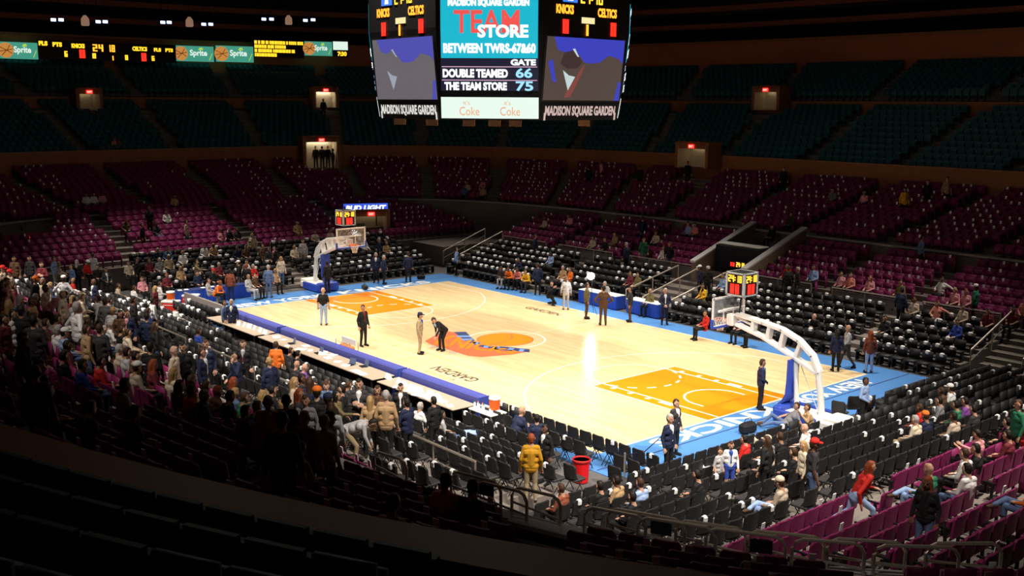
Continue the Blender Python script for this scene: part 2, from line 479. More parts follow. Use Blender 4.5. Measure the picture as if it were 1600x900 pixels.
rf = MB(); rf.prism([(-75, -62), (75, -62), (75, 62), (-75, 62)], 30, 30.3); struct(rf.build('ceiling', mat('black_ceiling', (.015, .013, .014), .9)))
lob = MB(); ring_strip(lob, (66, 54), 16.0, T2B, 16.0); struct(lob.build('floor_gallery', M_floorc))
# brown beams high behind the signs
for zz, ab in ((19.4, (62, 50)), (17.9, (63, 51))):
    ring_wall('trim_beam', ab, zz, zz+.45, .5, mat('dark_red_beam', (0.25, 0.07, .04), .6))

# straight lower stands
AISLE_FAR = [-12.6, -6.6, 7.4, 12.2]; VOM = (-.75, 2.75)
def xlim(y): 
    v = 1-(abs(y)/WALL[1])**4
    return 0 if v <= 0 else WALL[0]*v**.25
def ylim(x):
    v = 1-(abs(x)/WALL[0])**4
    return 0 if v <= 0 else WALL[1]*v**.25
LOWROWS = []    # (side, row index, fixed coordinate, lo, hi, z)
def lower(side):
    mb = MB()
    if side in ('far', 'near'):
        s = 1 if side == 'far' else -1
        y0 = 9.2 if s > 0 else 10.4; nb = 6 if s > 0 else 5
        rise = .18 if s > 0 else .2
        for r in range(nb):
            ya = y0+.8*r; z = rise*r
            if r: mb.box((-.3, s*(ya+14.9)/2, z-rise/2-.0), (34.0, 14.9-ya, rise))
            LOWROWS.append((side, 'black', r, s*(ya+.42), -17.0, 16.6, z))
        wz = rise*(nb)
        mb.box((-.3, s*14.55, wz/2), (34.0, .72, wz))
        for r in range(6):
            ya = 14.9+.85*r; z = 1.3+.27*r; hi = min(18.2, xlim(ya+.85)-.4); 
            if hi <= 2: hi = 12
            h0 = min(18.4, xlim(ya+.3)-.05)
            if r == 0: mb.box((0, s*17.4, z/2), (2*h0, 5.0, z))
            else: mb.box((0, s*((ya+20.0)/2), z-.135), (2*h0, 20.0-ya, .27))
            LOWROWS.append((side, 'magenta' if s > 0 or r > 3 else 'black', r if s > 0 or r > 3 else r+6, s*(ya+.45), -hi, hi, z))
    else:
        s = 1 if side == 'right' else -1
        ylo, yhi = (-13.6, 8.9) if s > 0 else (-8.6, 8.9)
        for r in range(8):
            xa = 17.3+.8*r; z = .17*r
            if r: mb.box((s*(xa+23.7)/2, (ylo+yhi)/2, z-.085), (23.7-xa, yhi-ylo, .17))
            LOWROWS.append((side, 'black', r, s*(xa+.42), ylo, yhi, z))
        for r in range(9):
            xa = 23.7+.85*r; z = 1.3+.25*r; h0 = min(17.6, ylim(xa+.3)-.05); hi = min(17.2, ylim(xa+.85)-.4)
            if hi <= 1: hi = h0-.5
            if r == 0: mb.box((s*27.6, 0, z/2), (7.8, 2*h0, z))
            else: mb.box((s*(xa+31.5)/2, 0, z-.125), (31.5-xa, 2*h0, .25))
            LOWROWS.append((side, 'magenta', r, s*(xa+.45), -hi, hi, z))
    return struct(mb.build('seating_tier_'+side, M_conc))
for sd in ('far', 'near', 'right', 'left'): lower(sd)

# ------------------------------------------------------------------ people: one continuous body per pose
ZN = ['skin', 'hair', 'top', 'sleeve', 'shirt', 'tie', 'hip', 'legs', 'shin', 'shoe', 'eye', 'long']
def capsule(p0, p1, r0, r1, n=10):
    p0, p1 = Vector(p0), Vector(p1); d = p1-p0; ln = d.length
    t = d/ln if ln > 1e-6 else Vector((0, 0, 1))
    a = Vector((0, 0, 1)) if abs(t.z) < .9 else Vector((1, 0, 0)); u = t.cross(a).normalized(); w = t.cross(u)
    rings = []
    for k in range(1, 4): an = -math.pi/2+k*math.pi/6.0001; rings.append((p0+t*r0*math.sin(an), r0*math.cos(an)))
    for k in range(0, 3): an = k*math.pi/6; rings.append((p1+t*r1*math.sin(an), r1*math.cos(an)))
    vs = [p0-t*r0]; fs = []
    for c, r in rings:
        for k in range(n): an = 2*math.pi*k/n; vs.append(c+u*math.cos(an)*r+w*math.sin(an)*r)
    vs.append(p1+t*r1); m = len(rings)
    for k in range(n): fs.append((0, 1+(k+1) % n, 1+k))
    for i in range(m-1):
        for k in range(n): fs.append((1+i*n+k, 1+i*n+(k+1) % n, 1+(i+1)*n+(k+1) % n, 1+(i+1)*n+k))
    e = len(vs)-1
    for k in range(n): fs.append((e, 1+(m-1)*n+k, 1+(m-1)*n+(k+1) % n))
    return vs, fs
def V3(*a): return Vector(a)
def body(name, P, longhair=False):
    pr = []      # (p0, p1, r0, r1, zone)
    def C(p0, p1, r0, r1, z): pr.append((Vector(p0), Vector(p1), r0, r1, z))
    pel, chs, hd = Vector(P['pel']), Vector(P['chs']), Vector(P['hd'])
    ax = Vector(P.get('side', (1, 0, 0))).normalized()       # shoulder axis
    hx = Vector(P.get('hside', (1, 0, 0))).normalized()
    up = (chs-pel).normalized(); fw = up.cross(ax).normalized()*1.0
    if fw.y < 0 and abs(fw.y) > .2: fw = -fw
    fw = Vector(P['fw']).normalized() if 'fw' in P else fw
    C(pel-hx*.075, pel+hx*.075, .125, .125, 'hip'); C(pel-hx*.06-up*.07, pel+hx*.06-up*.07, .12, .12, 'hip')
    mid = pel.lerp(chs, .45)
    C(mid-ax*.07, mid+ax*.07, .125, .125, 'top'); C(pel.lerp(chs, .15), chs, .14, .145, 'top')
    C(chs-ax*.10, chs+ax*.10, .125, .125, 'top')
    sh = chs+up*.12; C(sh-ax*.15, sh+ax*.15, .075, .075, 'top')
    C(chs+fw*.098-up*.24, chs+fw*.082+up*.13, .046, .066, 'shirt')
    C(chs+fw*.122-up*.20, chs+fw*.118+up*.12, .03, .02, 'tie')
    nk = chs+up*.19; C(nk-up*.03, nk.lerp(hd, .5), .06, .055, 'skin')
    hf = Vector(P.get('look', (0, 1, 0))); hf = (hf-Vector((0, 0, 0))).normalized(); hu = Vector(P.get('hup', (0, 0, 1))).normalized(); hr = hf.cross(hu).normalized()
    C(hd-hu*.035+hf*.012, hd+hu*.045, .078, .09, 'skin'); C(hd-hu*.075+hf*.035, hd-hu*.03+hf*.03, .05, .06, 'skin')
    C(hd+hf*.092-hu*.0, hd+hf*.108-hu*.028, .012, .016, 'skin')
    for s in (-1, 1):
        C(hd+hr*s*.09-hu*.02, hd+hr*s*.092+hu*.02, .016, .02, 'skin')
        C(hd+hf*.084+hr*s*.033+hu*.012, hd+hf*.086+hr*s*.036+hu*.012, .011, .011, 'eye')
    C(hd+hf*.083-hu*.062-hr*.02, hd+hf*.083-hu*.062+hr*.02, .009, .009, 'eye')
    C(hd-hf*.03+hu*.03, hd-hf*.02+hu*.068, .094, .088, 'hair'); C(hd+hf*.03+hu*.085, hd-hf*.03+hu*.085, .06, .06, 'hair'); C(hd-hf*.05-hu*.03, hd-hf*.04+hu*.03, .066, .08, 'hair')
    if longhair:
        C(hd-hf*.06, hd-hf*.085-hu*.30, .088, .07, 'hair')
        for s in (-1, 1): C(hd+hr*s*.075+hu*.02, hd+hr*s*.085-hu*.22-hf*.02, .035, .035, 'hair')
    for k, s in (('L', -1), ('R', 1)):
        S = sh+ax*s*.165-up*.01; E_, Wr = Vector(P['el'+k]), Vector(P['wr'+k])
        C(S, E_, .066, .05, 'top'); C(E_, Wr, .05, .036, 'sleeve')
        d = (Wr-E_).normalized(); hdv = Vector(P['hd'+k]).normalized() if ('hd'+k) in P else d
        sd = hdv.cross(Vector((0, 1, .2))).normalized() if abs(hdv.y) < .9 else Vector((1, 0, 0))
        nrm = hdv.cross(sd).normalized()
        pe = Wr+hdv*.085; C(Wr+hdv*.01-sd*.012, pe-sd*.016, .028, .027, 'skin'); C(Wr+hdv*.01+sd*.012, pe+sd*.016, .028, .027, 'skin')
        for fi, ln in enumerate((.062, .08, .085, .072)):
            b = pe+sd*(fi-1.5)*.026; m_ = b+hdv*ln*.55+sd*(fi-1.5)*.003; e_ = m_+hdv*ln*.4+nrm*.022
            C(b, m_, .0115, .0105, 'skin'); C(m_, e_, .0105, .009, 'skin')
        tb = Wr+hdv*.03-sd*.03*s; C(tb, tb+hdv*.05-sd*.04*s, .014, .012, 'skin'); C(tb+hdv*.05-sd*.04*s, tb+hdv*.085-sd*.04*s, .012, .010, 'skin')
        H = pel+hx*s*.09-up*.03 if 'hip'+k not in P else Vector(P['hip'+k])
        K, A = Vector(P['kn'+k]), Vector(P['an'+k])
        C(H, K, .098, .066, 'legs'); C(K, A.lerp(K, .12), .066, .05, 'shin'); C(A.lerp(K, .3), A, .055, .05, 'shin')
        T = Vector(P['to'+k]); C(A-Vector((0, 0, .02)), T, .045, .04, 'shoe'); hl = A-(T-A).normalized()*.05; hl.z = T.z+.005; C(hl, T, .042, .042, 'shoe')
    mb = MB()
    for p0, p1, r0, r1, z in pr: mb.add(*capsule(p0, p1, r0, r1))
    me = mb.mesh('tmp'); o = bpy.data.objects.new('tmp', me); COL.objects.link(o)
    md = o.modifiers.new('r', 'REMESH'); md.mode = 'VOXEL'; md.voxel_size = .0135; md.use_smooth_shade = True
    bpy.context.view_layer.update()
    dg = bpy.context.evaluated_depsgraph_get(); out = bpy.data.meshes.new_from_object(o.evaluated_get(dg))
    bpy.data.objects.remove(o)
    out.name = name
    nf = len(out.polygons); cen = np.empty(nf*3); out.polygons.foreach_get('center', cen); cen = cen.reshape(-1, 3)
    best = np.full(nf, 1e9); zi = np.zeros(nf, np.int32)
    for p0, p1, r0, r1, z in pr:
        a = np.array(p0); d = np.array(p1)-a; ll = d@d
        t = np.clip(((cen-a)@d)/max(ll, 1e-9), 0, 1)
        ds = np.linalg.norm(cen-a-t[:, None]*d, axis=1)-(r0+(r1-r0)*t)
        if z in ('eye', 'tie'): ds -= .003
        m = ds < best; best[m] = ds[m]; zi[m] = ZN.index(z)
    for z in ZN: out.materials.append(None)
    out.polygons.foreach_set('material_index', zi); out.polygons.foreach_set('use_smooth', [True]*nf)
    return out
POSE = {}
ST = dict(pel=(0, 0, .95), chs=(0, 0, 1.30), hd=(0, .025, 1.64), elL=(-.25, -.04, 1.13), wrL=(-.26, .05, .88), elR=(.25, -.04, 1.13), wrR=(.26, .05, .88),
          knL=(-.10, .02, .50), anL=(-.12, -.02, .09), toL=(-.14, .14, .042), knR=(.10, .02, .50), anR=(.12, -.02, .09), toR=(.14, .14, .042))
def var(base, **k): d = dict(base); d.update(k); return d
POSE['stand'] = ST
POSE['clasp'] = var(ST, elL=(-.27, .0, 1.12), wrL=(-.07, .19, .98), elR=(.27, .0, 1.12), wrR=(.06, .20, .97), hdL=(.8, .2, -.4), hdR=(-.8, .2, -.4))
POSE['cross'] = var(ST, elL=(-.27, .06, 1.13), wrL=(-.02, .20, 1.18), elR=(.27, .06, 1.13), wrR=(.02, .22, 1.13), hdL=(.9, .1, .2), hdR=(-.9, .1, .2))
POSE['hips'] = var(ST, elL=(-.40, -.10, 1.15), wrL=(-.20, .06, 1.00), elR=(.40, -.10, 1.15), wrR=(.20, .06, 1.00), hdL=(.5, .5, -.3), hdR=(-.5, .5, -.3))
POSE['phone'] = var(ST, elL=(-.25, .12, 1.16), wrL=(-.12, .20, 1.48), hdL=(.1, -.2, 1), elR=(.25, -.04, 1.13), wrR=(.22, .16, .95))
POSE['reach'] = var(ST, elR=(.27, .22, 1.24), wrR=(.25, .46, 1.24), hdR=(0, 1, 0), elL=(-.27, .03, 1.14), wrL=(-.14, .22, 1.06))
POSE['walk'] = var(ST, elL=(-.25, .08, 1.14), wrL=(-.22, .28, .98), elR=(.25, -.16, 1.15), wrR=(.26, -.18, .90), knL=(-.09, -.05, .50), anL=(-.1, -.30, .15), toL=(-.1, -.19, .045), knR=(.1, .16, .51), anR=(.1, .26, .09), toR=(.11, .42, .045))
POSE['bend'] = var(ST, pel=(0, -.12, .92), chs=(0, .20, 1.16), hd=(0, .42, 1.36), look=(0, .8, -.6), hup=(0, .6, .8), fw=(0, .7, -.7), elL=(-.24, .34, .98), wrL=(-.20, .48, .72), elR=(.25, .10, .95), wrR=(.22, .12, .80))
POSE['stoop'] = var(ST, pel=(0, -.25, .90), chs=(0, .12, 1.02), hd=(0, .42, 1.06), look=(0, .6, -.8), hup=(0, .8, .6), fw=(0, .2, -1), elL=(-.22, .26, .78), wrL=(-.18, .36, .52), elR=(.22, .26, .78), wrR=(.18, .36, .52))
SI = dict(pel=(0, -.06, .60), chs=(0, -.12, .93), hd=(0, -.07, 1.27), elL=(-.25, -.08, .78), wrL=(-.15, .16, .70), elR=(.25, -.08, .78), wrR=(.15, .16, .70), hdL=(.3, .9, -.1), hdR=(-.3, .9, -.1),
          knL=(-.13, .40, .55), anL=(-.13, .40, .10), toL=(-.14, .55, .045), knR=(.13, .40, .55), anR=(.13, .40, .10), toR=(.14, .55, .045))
POSE['sit'] = SI
POSE['lean'] = var(SI, chs=(0, .10, .90), hd=(0, .25, 1.20), fw=(0, .8, -.4), elL=(-.26, .22, .72), wrL=(-.06, .42, .70), elR=(.26, .22, .72), wrR=(.06, .42, .70), hdL=(.7, .4, .3), hdR=(-.7, .4, .3), look=(0, .95, -.2))
POSE['sitarm'] = var(SI, elL=(-.42, -.14, .95), wrL=(-.62, -.10, .86), hdL=(-.6, .2, -.5), elR=(.26, .04, .80), wrR=(.10, .26, .80))
POSE['read'] = var(SI, elL=(-.24, .06, .76), wrL=(-.10, .32, .86), elR=(.24, .06, .76), wrR=(.10, .32, .86), hdL=(.1, .8, .5), hdR=(-.1, .8, .5), look=(0, .85, -.4), hup=(0, .4, .9))
POSE['crossleg'] = var(SI, knR=(-.02, .44, .66), anR=(-.34, .48, .60), toR=(-.46, .54, .56))
POSE['kneel'] = var(SI, pel=(0, -.05, .52), chs=(0, .06, .86), hd=(0, .13, 1.19), knL=(-.14, .30, .10), anL=(-.14, -.12, .09), toL=(-.14, -.26, .045), knR=(.14, .36, .52), anR=(.13, .34, .10), toR=(.14, .48, .045), elL=(-.24, .16, .78), wrL=(-.08, .34, .98), elR=(.24, .16, .78), wrR=(.08, .34, .98), hdL=(.3, .5, .6), hdR=(-.3, .5, .6))
POSE['recline'] = var(SI, pel=(0, -.1, .16), chs=(0, -.38, .42), hd=(0, -.46, .76), fw=(0, .6, .5), elL=(-.26, -.50, .32), wrL=(-.30, -.62, .10), hdL=(-.2, -.8, -.1), elR=(.28, -.20, .36), wrR=(.14, .06, .34), knL=(-.13, .36, .22), anL=(-.16, .78, .12), toL=(-.18, .88, .22), knR=(.13, .34, .42), anR=(.13, .66, .11), toR=(.14, .80, .06))
POSE['stride'] = var(ST, pel=(0, 0, .92), chs=(0, .16, 1.24), hd=(0, .28, 1.55), fw=(0, .9, -.4), elL=(-.26, .22, 1.02), wrL=(-.20, .44, 1.00), elR=(.27, -.04, 1.04), wrR=(.26, .02, .80), knL=(-.12, -.10, .52), anL=(-.12, -.48, .30), toL=(-.12, -.44, .15), knR=(.11, .34, .62), anR=(.12, .40, .16), toR=(.12, .55, .10))
BODY = {}
def get_body(pose, lng):
    k = (pose, lng)
    if k not in BODY: BODY[k] = body('person_'+pose, POSE[pose], lng)
    return BODY[k]
PAL = dict(navy=(.014, .02, .055), black=(.010, .010, .011), white=(.80, .79, .78), cream=(.66, .56, .42), grey=(.20, .19, .20), lgrey=(.42, .41, .42), red=(.55, .02, .015),
           maroon=(.16, .02, .03), pink=(.72, .30, .34), tan=(.42, .27, .14), brown=(.10, .05, .025), olive=(.16, .13, .05), blue=(.03, .07, .38), ltblue=(.30, .42, .68), denim=(.09, .14, .27),
           orange=(.80, .17, .02), yellow=(.82, .45, .02), mustard=(.45, .22, .01), green=(.02, .16, .08), purple=(.20, .06, .28), salmon=(.70, .25, .2), charcoal=(.035, .032, .035), khaki=(.34, .26, .16), beige=(.52, .42, .32), rust=(.22, .06, .03))
HAIR = dict(dark=(.012, .008, .006), brn=(.05, .024, .012), blond=(.36, .22, .09), gry=(.36, .34, .32), redh=(.25, .05, .015), bald=None)
SKINS = [(.50, .28, .19), (.56, .33, .23), (.44, .24, .16), (.16, .075, .045), (.30, .16, .10)]
def cm(c): return mat('cloth_'+c, PAL[c], .8, noise=.18, scale=14)
def cap_mesh():
    mb = MB(); mb.lathe([(.108, 0), (.112, .03), (.10, .075), (.06, .108), (.01, .118)], 14)
    mb.add([(-.085, .07, .012), (.085, .07, .012), (.075, .17, .0), (0, .20, .0), (-.075, .17, .0), (-.085, .07, .0), (.085, .07, .0), (.075, .17, -.012), (0, .20, -.012), (-.075, .17, -.012)],
           [(0, 1, 2, 3, 4), (9, 8, 7, 6, 5), (0, 5, 6, 1), (1, 6, 7, 2), (2, 7, 8, 3), (3, 8, 9, 4), (4, 9, 5, 0)])
    return mb.mesh('cap', True)
CAPM = cap_mesh(); CAPC = {}
DIR = dict(c=-40, a=140, r=50, l=230, cr=5, cl=275, ar=95, al=185)
PEOPLE = []
def person(loc, pose, face, top, bot, hair, label, s=1.0, shirt=None, tie=None, jacket=True, short=False, shorts=False, cap=None, skin=None, long=False, group=None):
    o = obj('person', get_body(pose, long), None, loc, math.radians((DIR[face] if isinstance(face, str) else face)-90))
    o.scale = (s, s, s)
    sk = SKINS[rnd.choice((0, 0, 1, 1, 2, 3, 4))] if skin is None else SKINS[skin]
    skm = mat('skin_%d' % SKINS.index(sk), sk, .55)
    hm = skm if hair == 'bald' else mat('hair_'+hair, HAIR[hair], .6)
    t = cm(top); b = cm(bot)
    tb = dict(skin=skm, hair=hm, top=t, sleeve=skm if short else t, shirt=cm(shirt) if shirt else t, tie=cm(tie) if tie else (cm(shirt) if shirt else t),
              hip=t if jacket else b, legs=b, shin=skm if shorts else b, shoe=cm('black' if bot not in ('denim', 'ltblue') else 'brown'), eye=mat('hair_dark', HAIR['dark'], .6), long=t)
    for i, z in enumerate(ZN):
        o.material_slots[i].link = 'OBJECT'; o.material_slots[i].material = tb[z]
    if cap:
        hd = Vector(POSE[pose]['hd'])
        if cap not in CAPC:
            me = CAPM.copy(); me.materials.append(cm(cap)); CAPC[cap] = me
        c = obj('cap', CAPC[cap], o, hd+Vector((0, 0, .055)))
        c['label'] = cap+' cap'
    tag(o, label, 'person', group)
    PEOPLE.append(o)
    return o

# ------------------------------------------------------------------ seats
M_blk = mat('black_chair_fabric', (0.018, 0.017, 0.018), 0.6, noise=0.3, scale=6, spec=.4)
M_blkseat = mat('charcoal_seat_pad', (0.034, 0.031, 0.032), 0.6, noise=0.3, scale=6, spec=.4)
M_mag = mat('magenta_seat', (0.21, 0.017, 0.09), 0.5, noise=0.12, scale=5)
M_teal = mat('teal_seat', (0.02, 0.12, 0.14), 0.5, noise=0.15, scale=5)
M_paper = mat('white_paper', (0.88, 0.87, 0.88), 0.7)

def curved_back(w, z0, z1, th, y, bow=.05, top=.04):
    """backrest bowed in plan with rounded top corners, facing +Y"""
    mb = MB(); xs = [-.5, -.42, -.2, 0, .2, .42, .5]
    fr = []; bk = []
    for zz in (0, .5, .85, 1):
        for x in xs:
            cut = top*(abs(x) > .45)*(1 if zz == 1 else 0)
            inset = .96 if zz == 1 else 1.0
            yy = y+bow*(4*x*x)-0.10*(zz)*(z1-z0)
            fr.append((x*w*inset, yy+th/2, z0+(z1-z0)*zz-cut)); bk.append((x*w*inset, yy-th/2, z0+(z1-z0)*zz-cut))
    n = len(xs); fs = []
    off = len(fr)
    for j in range(3):
        for i in range(n-1):
            a = j*n+i; fs.append((a+1, a, a+n, a+n+1)); fs.append((off+a, off+a+1, off+a+n+1, off+a+n))
    for i in range(n-1):
        fs.append((i, i+1, off+i+1, off+i)); a = 3*n+i; fs.append((a+1, a, off+a, off+a+1))
    for j in range(3):
        a = j*n; fs.append((a, off+a, off+a+n, a+n)); a = j*n+n-1; fs.append((off+a, a, a+n, off+a+n))
    return mb.add(fr+bk, fs)

# black padded chair
chairT = thing('padded_chair', 'x', 'chair')
curved_back(.47, .50, .90, .055, -.20).build('backrest', M_blk, chairT)
MB().bbox((0, .03, .44), (.47, .44, .085), .025).build('seat', M_blkseat, chairT)
for sx in (-1, 1):
    lf = MB(); lf.tube([(sx*.21, .19, 0), (sx*.21, -.02, .40), (sx*.215, -.21, .72)], .014, 5); lf.tube([(sx*.21, -.22, 0), (sx*.21, .10, .40)], .014, 5)
    lf.build('leg_frame', M_black, chairT)
# magenta arena seat (seat pan folded up / down)
def arena_seat(name, m, down):
    t = thing(name, 'x', 'seat')
    curved_back(.47, .42, .86, .045, -.16, .03).build('backrest', m, t)
    if down: MB().bbox((0, .06, .43), (.44, .42, .06), .02).build('seat', m, t)
    else: MB().bbox((0, -.02, .56), (.44, .075, .40), .02, Matrix.Rotation(.18, 3, 'X')).build('seat', m, t)
    st = MB(); st.box((-.255, -.03, .30), (.035, .06, .60)); st.box((-.255, .04, .615), (.05, .30, .03)); st.box((-.255, -.02, .015), (.06, .26, .03)); st.box((.0, -.12, .40), (.5, .03, .03))
    st.build('armrest', M_black, t)
    return t
magUp = arena_seat('arena_seat', M_mag, False)
magDn = arena_seat('arena_seat', M_mag, True)
def low_geo(kind):
    mb = MB()
    if kind == 'black':
        mb.box((0, -.22, .70), (.46, .06, .40)); mb.box((0, .03, .44), (.46, .44, .08)); mb.box((0, -.05, .2), (.40, .30, .03))
        mb.box((-.2, .0, .2), (.03, .3, .40)); mb.box((.2, .0, .2), (.03, .3, .40))
    else:
        mb.box((0, -.18, .64), (.47, .05, .44)); mb.box((0, -.03, .56), (.44, .08, .38)); mb.box((-.255, -.03, .31), (.035, .20, .62))
    return mb
teal_me = low_geo('teal').mesh('gallery_seat'); teal_me.materials.append(M_teal)
def merged(name, geo, m, places, label, cat):
    """places: list of (x, y, z, angle); one object"""
    if not places: return None
    V = np.array(geo.v); P = np.array([p[:3] for p in places]); A = np.array([p[3] for p in places])
    c, s = np.cos(A)[:, None], np.sin(A)[:, None]
    X = V[None, :, 0]*c-V[None, :, 1]*s+P[:, 0:1]; Y = V[None, :, 0]*s+V[None, :, 1]*c+P[:, 1:2]; Z = V[None, :, 2]+P[:, 2:3]
    allv = np.stack([X, Y, Z], 2).reshape(-1, 3)
    F = np.array(geo.f); n = len(V)
    allf = (F[None]+(np.arange(len(P))*n)[:, None, None]).reshape(-1, F.shape[1])
    me = bpy.data.meshes.new(name)
    me.vertices.add(len(allv)); me.vertices.foreach_set('co', allv.ravel())
    me.loops.add(allf.size); me.loops.foreach_set('vertex_index', allf.ravel().astype(np.int32))
    me.polygons.add(len(allf)); me.polygons.foreach_set('loop_start', np.arange(0, allf.size, F.shape[1], dtype=np.int32))
    me.update(calc_edges=True); me.materials.append(m)
    o = obj(name, me); return stuff(tag(o, label, cat))
def vis(p, mx=220, my=160):
    x, y, z = proj(p); return z > 1.5 and -mx < x < 1600+mx and -my < y < 900+my
def infr(p):
    x, y, z = proj(p); return z > 1.5 and 0 < x < 1600 and 0 < y < 900
FACE = {'far': -math.pi/2, 'near': math.pi/2, 'right': math.pi, 'left': 0.0}
# local +Y is the front of a seat
def rz(face): return face-math.pi/2

BLACK = []; MAG = []; TEAL = []
for side, kind, r, cst, lo, hi, z in LOWROWS:
    sp = .57 if kind == 'black' else .535
    n = int((hi-lo)/sp)
    for i in range(n+1):
        q = lo+(hi-lo-n*sp)/2+sp*i
        x, y = (q, cst) if side in ('far', 'near') else (cst, q)
        if side == 'far':
            if kind == 'black' and (-1.55 < x < 1.75 or abs(x-12.2) < .5 or abs(x+8.6) < .45): continue
            if kind == 'black' and r < 2 and -4.6 < x < 1.9: continue
            if kind == 'magenta' and (any(abs(x-a) < .62 for a in AISLE_FAR) or VOM[0]-.3 < x < VOM[1]+.3): continue
        if side == 'near':
            if kind == 'black' and (abs(x+4.3) < .8 or abs(x-9.0) < .6 or (r > 5 and any(abs(x-a) < .62 for a in (-12, -6.2, -.5, 5.2, 10.8, 16.2)))): continue
            if kind == 'magenta' and any(abs(x-a) < .62 for a in (-12, -6.2, -.5, 5.2, 10.8, 16.2)): continue
        if side == 'right':
            if kind == 'black' and (abs(y+10.6) < .5 or abs(y-2.6) < .35): continue
            if kind == 'magenta' and any(abs(y-a) < .62 for a in (-14.6, -8.6, -2.6, 3.4)): continue
            if kind == 'black' and r < 2 and -2.6 < y < 1.6: continue
        if side == 'left':
            if kind == 'black' and (abs(y) < .5 or r < 2 and -7.5 < y < -3.9 or r < 1 and y < 1.5): continue
            if kind == 'magenta' and any(abs(y-a) < .6 for a in (-8.2, -.2, 7.6)): continue
        j = rnd.uniform(-.05, .05) if kind == 'black' else 0
        p = (x, y, z)
        if not vis((x, y, z+.6)): continue
        (BLACK if kind == 'black' else MAG).append((x, y, z, rz(FACE[side])+j, side, r))
for yy in (-8.35, -9.15, -9.95):                      # courtside rows at the near sideline
    for i in range(13):
        x = 10.5+.56*i
        BLACK.append((x, yy, 0.0, rz(math.pi/2)+rnd.uniform(-.06, .06), 'near', -1))
for yy in (-8.95, -9.7):                             # floor rows beside the far left table
    for i in range(7):
        BLACK.append((-13.9+.57*i, yy, 0.0, rz(math.pi/2)+rnd.uniform(-.06, .06), 'near', -1))
def ring_seats(A, B, n, zf, sp, out, off=.45, naisle=36):
    for r in range(n):
        t = (r+off)/n; a, b = A[0]+(B[0]-A[0])*t, A[1]+(B[1]-A[1])*t
        P = sring(a, b, k=1440); Q = np.roll(P, -1, 0); d = np.linalg.norm(Q-P, axis=1); s = np.concatenate([[0], np.cumsum(d)]); tot = s[-1]
        PP = np.vstack([P, P[:1]])
        for i in range(int(tot/sp)):
            q = i*sp; u = (q/tot*naisle+.35) % 1.0
            if min(u, 1-u)*tot/naisle < .62: continue
            x = np.interp(q, s, PP[:, 0]); y = np.interp(q, s, PP[:, 1])
            x2 = np.interp(q+.1, s, PP[:, 0]); y2 = np.interp(q+.1, s, PP[:, 1])
            if (x-CAM[0])**2+(y-CAM[1])**2 < 2.2**2: continue
            if not vis((x, y, zf(r)+.6)): continue
            ang = math.atan2(y2-y, x2-x)     # tangent, counter-clockwise: inward normal is +90 degrees
            out.append((x, y, zf(r), ang, 'ring', r))
ring_seats((WALL[0]+.5, WALL[1]+.5), FAS, NUP, UPZ, .535, MAG)
ring_seats(T1A, T1B, NT1, T1Z, .54, TEAL)
ring_seats(T2A, T2B, NT2, T2Z, .54, TEAL)
# ------------------------------------------------------------------ spectators and staff in the stands (placed by their heads)
def where(p):
    x, y, z = p
    if inside(x, y, *WALL):
        if abs(y) < 9.3 and x > 17: return 'the right end stand'
        if x >= 17: return 'the right end stand'
        if y > 0 and abs(x) <= 19: return 'the far stand'
        if x < -16.5: return 'the left end stand'
        return 'the near stand'
    if y > 12: return 'the upper far rows'
    if x < -22: return 'the upper left rows'
    if x > 15 and y < 0: return 'the dark foreground rows'
    return 'the dark near rows'
CW = dict(navy='navy', black='black', white='white', cream='cream', grey='grey', lgrey='pale grey', red='red', maroon='maroon', pink='pink', tan='tan', brown='brown', olive='olive', blue='blue', ltblue='light blue', denim='denim blue', orange='orange', yellow='yellow', mustard='mustard', green='green', purple='purple', salmon='salmon', charcoal='charcoal', khaki='khaki', beige='beige', rust='rust')
HW = dict(dark='dark hair', brn='brown hair', blond='blond hair', gry='grey hair', redh='red hair', bald='bald head')
CROWD = []
def P(hx, hy, pose, top, bot='black', hair='brn', face=None, **k): CROWD.append((hx, hy, pose, top, bot, hair, face, k))
S_ = 'sit'; T = 'stand'
